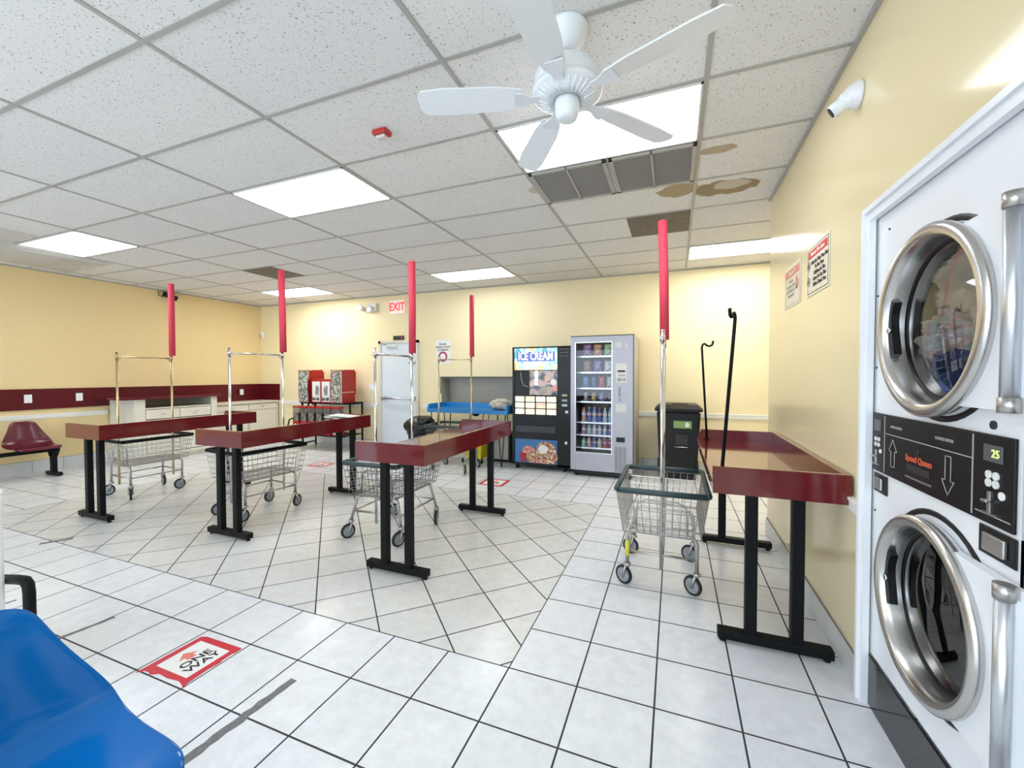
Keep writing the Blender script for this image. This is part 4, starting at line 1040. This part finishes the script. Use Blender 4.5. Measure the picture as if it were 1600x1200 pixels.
        b = MB(); b.box(-.024, yo+.004, 1.05, -.0195, yo+.016, 1.11, .001); b.box(-.034, yo-.0, 1.08, -.022, yo+.022, 1.088, .002); b.box(-.026, yo-.015, 1.048, -.0195, yo+.035, 1.053); b.build('coin_chute', M_steel, cf)
    # coin return boxes
    for (ya, yb_) in ((-.035, -.145), (-.68, -.815)):
        b = MB(); b.box(-.018, yb_, .935, -.0125, ya, 1.012, .003); cr_ = b.build('coin_box', M_blkpl, t)
        b = MB(); b.box(-.028, yb_+.025, .95, -.018, ya-.03, .998, .003); b.build('lock_plate', M_steel, cr_)
    # kick panel
    b = MB(); b.box(-.020, -Wy+.02, .0, -.012, -.01, .215, .003); b.build('kick_panel', mat('black gloss kick panel', (.015, .015, .018), .12), t)
    b = MB()
    for y_, z_ in ((-.055, 1.245), (-.72, 1.287), (-.12, 2.0), (-.03, 1.75), (-.03, 1.45), (-.04, .85)): b.lathe([(.004 if z_ != 1.287 else .012, -.012), (.004 if z_ != 1.287 else .012, -.016)], (0, y_, z_), 'x', n=10)
    b.build('screws', M_dark, t)
    for di, (zc, r) in enumerate(doors):
        # drum
        b = MB(); b.lathe([(.283, .04), (.30, .06), (.33, .09), (.33, .56)], (0, yc, zc), 'x', n=40, cap=False)
        b.lathe([(.33, .56), (.001, .57)], (0, yc, zc), 'x', n=40, cap=False); b.build('drum', M_drum, t, recalc=False)
        dn = MB(); r_ = (.296, .284)[di]
        # door plate: circle joined to a rectangle reaching the handle
        R0 = r_*1.0; hh = r_*.88; pts = []
        ye = yc-.385
        for k in range(0, 33):
            a = math.radians(-66+ (312-0)*0) if False else None
        a0 = math.asin(hh/R0)
        for k in range(33):
            a = -PI+a0+(2*PI-2*a0)*k/32           # from lower left round to upper left
            pts.append((yc+R0*math.cos(a), zc+R0*math.sin(a)))
        outer = pts+[(ye, zc+hh), (ye, zc-hh)]
        inner = [(yc+.268*math.cos(-PI+a0+(2*PI-2*a0)*k/32), zc+.268*math.sin(-PI+a0+(2*PI-2*a0)*k/32)) for k in range(33)]
        inner += [(yc+.268*math.cos(PI-a0*.5), zc+.268*math.sin(PI-a0*.5)), (yc+.268*math.cos(PI+a0*.5), zc+.268*math.sin(PI+a0*.5))]
        xf, xb = -.045, -.02
        O1 = [dn.bm.verts.new((xf, *p)) for p in outer]; I1 = [dn.bm.verts.new((xf, *p)) for p in inner]
        O2 = [dn.bm.verts.new((xb, *p)) for p in outer]; I2 = [dn.bm.verts.new((xb, *p)) for p in inner]
        nn = len(outer)
        for k in range(nn):
            j = (k+1) % nn
            dn.bm.faces.new((O1[k], O1[j], I1[j], I1[k])); dn.bm.faces.new((O2[k], O2[j], I2[j], I2[k])); dn.bm.faces.new((O1[k], O1[j], O2[j], O2[k])); dn.bm.faces.new((I1[k], I1[j], I2[j], I2[k]))
        dr = dn.build('door', M_white, t)
        # chrome ring and inner bowl
        b = MB(); b.lathe([(r_*1.02, -.03), (r_*1.04, -.05), (r_*1.04, -.062), (r_*1.0, -.071), (r_*.945, -.071), (r_*.905, -.062), (r_*.882, -.040), (r_*.868, .0)], (0, yc, zc), 'x', n=64, cap=False)
        b.build('door_ring', M_brush, dr)
        b = MB(); b.lathe([(r_*.868, -.002), (r_*.84, .0), (r_*.83, .006), (r_*.868, .014)], (0, yc, zc), 'x', n=56, cap=False); b.build('gasket', M_blkpl, dr)
        b = MB(); b.lathe([(.001, -.022), (.10, -.019), (.19, -.010), (r_*.85, .004)], (0, yc, zc), 'x', n=48, cap=False); b.build('door_glass', M_glassd, dr)
        b = MB()
        b.prism([(-.268, zc-.10), (-.262, zc+.11), (-.20+.0, zc+.085), (-.205, zc-.09)], -.0, -.0, 'x') if False else None
        ph = [(yc+.262*r_/.3*math.cos(a), zc+.262*r_/.3*math.sin(a)) for a in [math.radians(q) for q in range(-24, 25, 4)]]
        ph2 = [(yc+.236*r_/.3*math.cos(a)+.006*math.sin(7*a), zc+.236*r_/.3*math.sin(a)) for a in [math.radians(q) for q in range(24, -25, -4)]]
        b.prism(ph+ph2, -.050, -.026, 'x'); b.build('latch_cover', M_blkpl, dr)
        b = MB(); b.lathe([(.010, -.058), (.012, -.050)], (0, yc+.246*r_/.3, zc-.005), 'x', n=14); b.build('latch_knob', M_chrome, dr)
        # handle bar
        b = MB(); yh = yc-.383
        b.tube([(-.062, yh, zc-.225), (-.062, yh, zc+.225)], .0175, 16); b.build('handle', M_alu, dr)
        for s in (-1, 1): b = MB(); b.tube([(-.062, yh, zc+s*.225), (-.062, yh, zc+s*.262)], .0205, 16); b.box(-.06, yh-.012, zc+s*.245-.015, -.04, yh+.012, zc+s*.245+.015); b.build('handle_bracket', M_steel, dr)
        # black gasket arc behind the door
        b = MB(); b.lathe([(.302, -.012), (.312, -.020), (.322, -.0125)], (0, yc, zc), 'x', n=48, cap=False); b.build('door_seal', M_blkpl, dr)
    return t
dA = dryer(2.212, 'white stacked double dryer nearest the burgundy table, laundry in upper drum')
dB = dup(dA, (XR+.022, 2.212-.829, 0), None, 'white stacked double dryer at the right edge, mostly out of view')
dup(dA, (XR+.022, 2.212-.829*2, 0), None, 'white stacked double dryer beside the viewer, outside the picture')
# laundry in upper drum of first dryer
yc = 2.212-.478; lx = XR+.135
def laundry(nm, m, c, rad, seed, label):
    tag(blob(nm, m, None, c, rad, seed, .28, 2.6, 5, None, .05), label, 'laundry', 'laundry inside the upper dryer')
M_ltan = mat('cream fleece', (.62, .55, .42), .95, var=.25, vscale=14, bump=.5, bscale=40)
M_lrose = patchmat('rose print towel', [(.65, .45, .42), (.45, .10, .14), (.72, .62, .55)], 9, .95, interp='LINEAR', bump=.3)
M_laqua = patchmat('pale aqua print', [(.55, .68, .68), (.72, .74, .70), (.65, .40, .38), (.5, .6, .62)], 10, .95, interp='LINEAR', bump=.3)
M_lnavy = patchmat('navy denim', [(.02, .04, .13), (.03, .07, .22), (.05, .08, .2)], 9, .95, interp='LINEAR', bump=.3)
laundry('towel', M_ltan, (lx+.02, yc+.0, 1.73), (.11, .24, .15), 3, 'cream fleece blanket tumbled at top of the upper dryer drum')
laundry('towel', M_lrose, (lx+.0, yc-.14, 1.62), (.10, .11, .17), 7, 'rose patterned towel at the right side of the upper dryer drum')
laundry('garment', M_laqua, (lx+.00, yc+.10, 1.54), (.11, .17, .11), 11, 'pale aqua patterned garment across the middle of the upper dryer drum')
laundry('garment', M_lnavy, (lx+.01, yc-.02, 1.42), (.12, .20, .11), 15, 'navy garment at the bottom of the upper dryer drum')

# ------------------------------------------------------------------ wall signs on the right wall
def wsign(ya, yb_, z0, z1, label, head, lines, strong, face):
    t = thing('wall_sign', label, 'sign', (XR-.001, (ya+yb_)/2, (z0+z1)/2))
    w2, h2 = (ya-yb_)/2, (z1-z0)/2
    b = MB(); b.box(-.004, -w2, -h2, 0, w2, h2, .002); b.build('sheet', face, t)
    ink = M_ink if strong else M_greypl; red = M_redink if strong else M_redpale
    b = MB(); e = .014
    for a in ((-w2+e, -h2+e, w2-e, -h2+e+.004), (-w2+e, h2-e-.004, w2-e, h2-e), (-w2+e, -h2+e, -w2+e+.004, h2-e), (w2-e-.004, -h2+e, w2-e, h2-e)): b.box(-.0052, a[0], a[1], -.004, a[2], a[3])
    b.build('border', ink, t)
    b = MB(); b.box(-.0052, -w2+.03, h2-.075, -.004, w2-.03, h2-.028); b.build('header_band', red, t)
    text('lettering', head, .034, face, t, (-.0056, 0, h2-.052), RX, bold=.001)
    for k, s_ in enumerate(lines): text('lettering', s_, .032, ink, t, (-.0052, -.035 if strong else .03, h2-.108-.034*k), RX, bold=.0008)
    return t, w2, h2
M_sface = mat('sign ivory plastic', (.80, .74, .60), .35, var=.03)
t, w2, h2 = wsign(3.135, 2.735, 1.905, 2.208, 'framed rule sign with red header, nearer of two on the right wall', 'Parents We Care:', ['We Ask That You Not', 'To Put Your', 'Children In The', 'Carts Or On The', 'Tables Thank You'], True, M_sface)
for zz in (.035, -.06):
    b = MB(); b.lathe([(.028, -.0052), (.028, -.004), (.023, -.004), (.023, -.0052)], (0, .165, zz), 'x', n=24, cap=False); b.box(-.0052, .158, zz-.012, -.004, .172, zz+.012); b.build('symbol', M_ink, t)
t, w2, h2 = wsign(3.70, 3.29, 1.905, 2.20, 'faded rule sign with pale red header, farther of two on the right wall', 'Attention All', ['We Are', 'Not Responsible', 'For Children Left', 'Unattended'], False, M_sface)
b = MB(); b.tube([(-.005, -.12, .05), (-.005, -.15, .0), (-.005, -.13, -.04), (-.005, -.11, 0), (-.005, -.12, .05)], .004, 4); b.build('symbol', M_redpale, t)

# ------------------------------------------------------------------ floor stickers and worn tape
def sticker(cx, cy, rot, label, w=.32, h=.29, near=False):
    t = thing('floor_sticker', label, 'floor sign', (cx, cy, .0), rot)
    e = .045
    b = MB()
    if near:
        O = [(-w/2-.03, h/2+.004), (w/2-.012, h/2), (w/2, h/2-.03), (w/2+.003, -h/2), (w/2-.03, -h/2-.002), (w/2-.045, -h/2+.006), (.04, -h/2+.004), (.03, -h/2-.004), (-.03, -h/2+.004), (-w/2+.05, -h/2), (-w/2+.02, -h/2-.002), (-w/2-.008, -h/2-.012), (-w/2+.002, -h/2+.012), (-w/2+.012, -h/2+.05), (-w/2+.004, -.03), (-w/2+.008, .04), (-w/2-.012, .075), (-w/2-.004, .10), (-w/2-.006, h/2-.02)]
    else: O = [(-w/2, h/2), (w/2, h/2), (w/2, -h/2), (-w/2, -h/2)]
    b.prism(O, .0002, .0018); b.build('red_border', M_redsticker, t)
    e = .036 if near else e
    b = MB(); b.box(-w/2+e, -h/2+e, .0018, w/2-e, h/2-e, .0026); b.build('white_centre', M_paper, t)
    b = MB(); b.prism([(-.02, .012), (-.02, .04), (-.045, .04), (0, .085), (.045, .04), (.02, .04), (.02, .012)], .0026, .0031); b.build('arrow', M_redpale, t)
    text('lettering', 'ONE', .060, M_ink, t, (0, -.016, .003), (0, 0, 0), bold=.001, sx=1.15)
    text('lettering', 'WAY', .060, M_ink, t, (.0, -.068, .003), (0, 0, 0), bold=.001, sx=1.15)
sticker(-2.235, 1.318, PI/2, 'red framed one way floor sticker in the foreground', .275, .30, True)
sticker(-2.20, 4.97, 0, 'red framed one way floor sticker before the ice cream machine', .34, .32)
sticker(-5.20, 4.96, 0, 'red framed one way floor sticker behind the middle tables', .30, .28)
def tape(pts, wd, label, seed):
    random.seed(seed); b = MB(); a, c = Vector(pts[0]), Vector(pts[1]); n = 16; d_ = (c-a); q = Vector((-d_.y, d_.x)).normalized()
    L_ = []; R_ = []
    for i in range(n+1):
        p = a+d_*i/n; L_.append(p+q*wd*(.5+random.uniform(-.12, .12))); R_.append(p-q*wd*(.5+random.uniform(-.12, .12)))
    b.prism([(p.x, p.y) for p in L_+R_[::-1]], .0002, .0012)
    tag(b.build('floor_tape', M_tapegrey), label, 'tape', 'worn grey tape strips')
tape(((-1.675, .90), (-1.645, 1.395)), .042, 'long worn grey tape strip on the foreground tiles', 1)
tape(((-3.09, 1.14), (-3.055, 1.38)), .026, 'short worn grey tape strip on tiles just behind the blue seat', 2)
tape(((-4.98, 1.76), (-4.88, 1.93)), .05, 'small dark tape scrap at the edge of the diagonal tiles on the left', 3)
tape(((-3.9, 1.05), (-3.87, 1.26)), .02, 'thin worn tape scrap near the left edge of the floor', 4)
# bulging plastic around the far left ceiling lamp
from mathutils import noise
b = MB(); n = 26; g = []
for i in range(n+1):
    row = []
    for j in range(n+1):
        x = -8.45+1.9*i/n; y = 1.75+1.6*j/n
        if x > -7.2: y = 1.75+.62*j/n
        e_ = min(i, n-i, j, n-j)/n*2
        row.append(b.bm.verts.new((x, y, H-.012-.10*min(1, e_*1.6)*(.4+.6*abs(noise.noise(Vector((x*4, y*4, 0)))))-.02*abs(noise.noise(Vector((x*11, y*11, 3)))))))
    g.append(row)
for i in range(n):
    for j in range(n):
        f = b.bm.faces.new((g[i][j], g[i+1][j], g[i+1][j+1], g[i][j+1])); f.smooth = True
tag(b.build('plastic_sheet', mat('translucent plastic sheet', (.72, .71, .69), .3, var=.1, alpha=.4), recalc=False), 'crinkled plastic sheet taped under the ceiling at the far left lamp', 'plastic sheet')
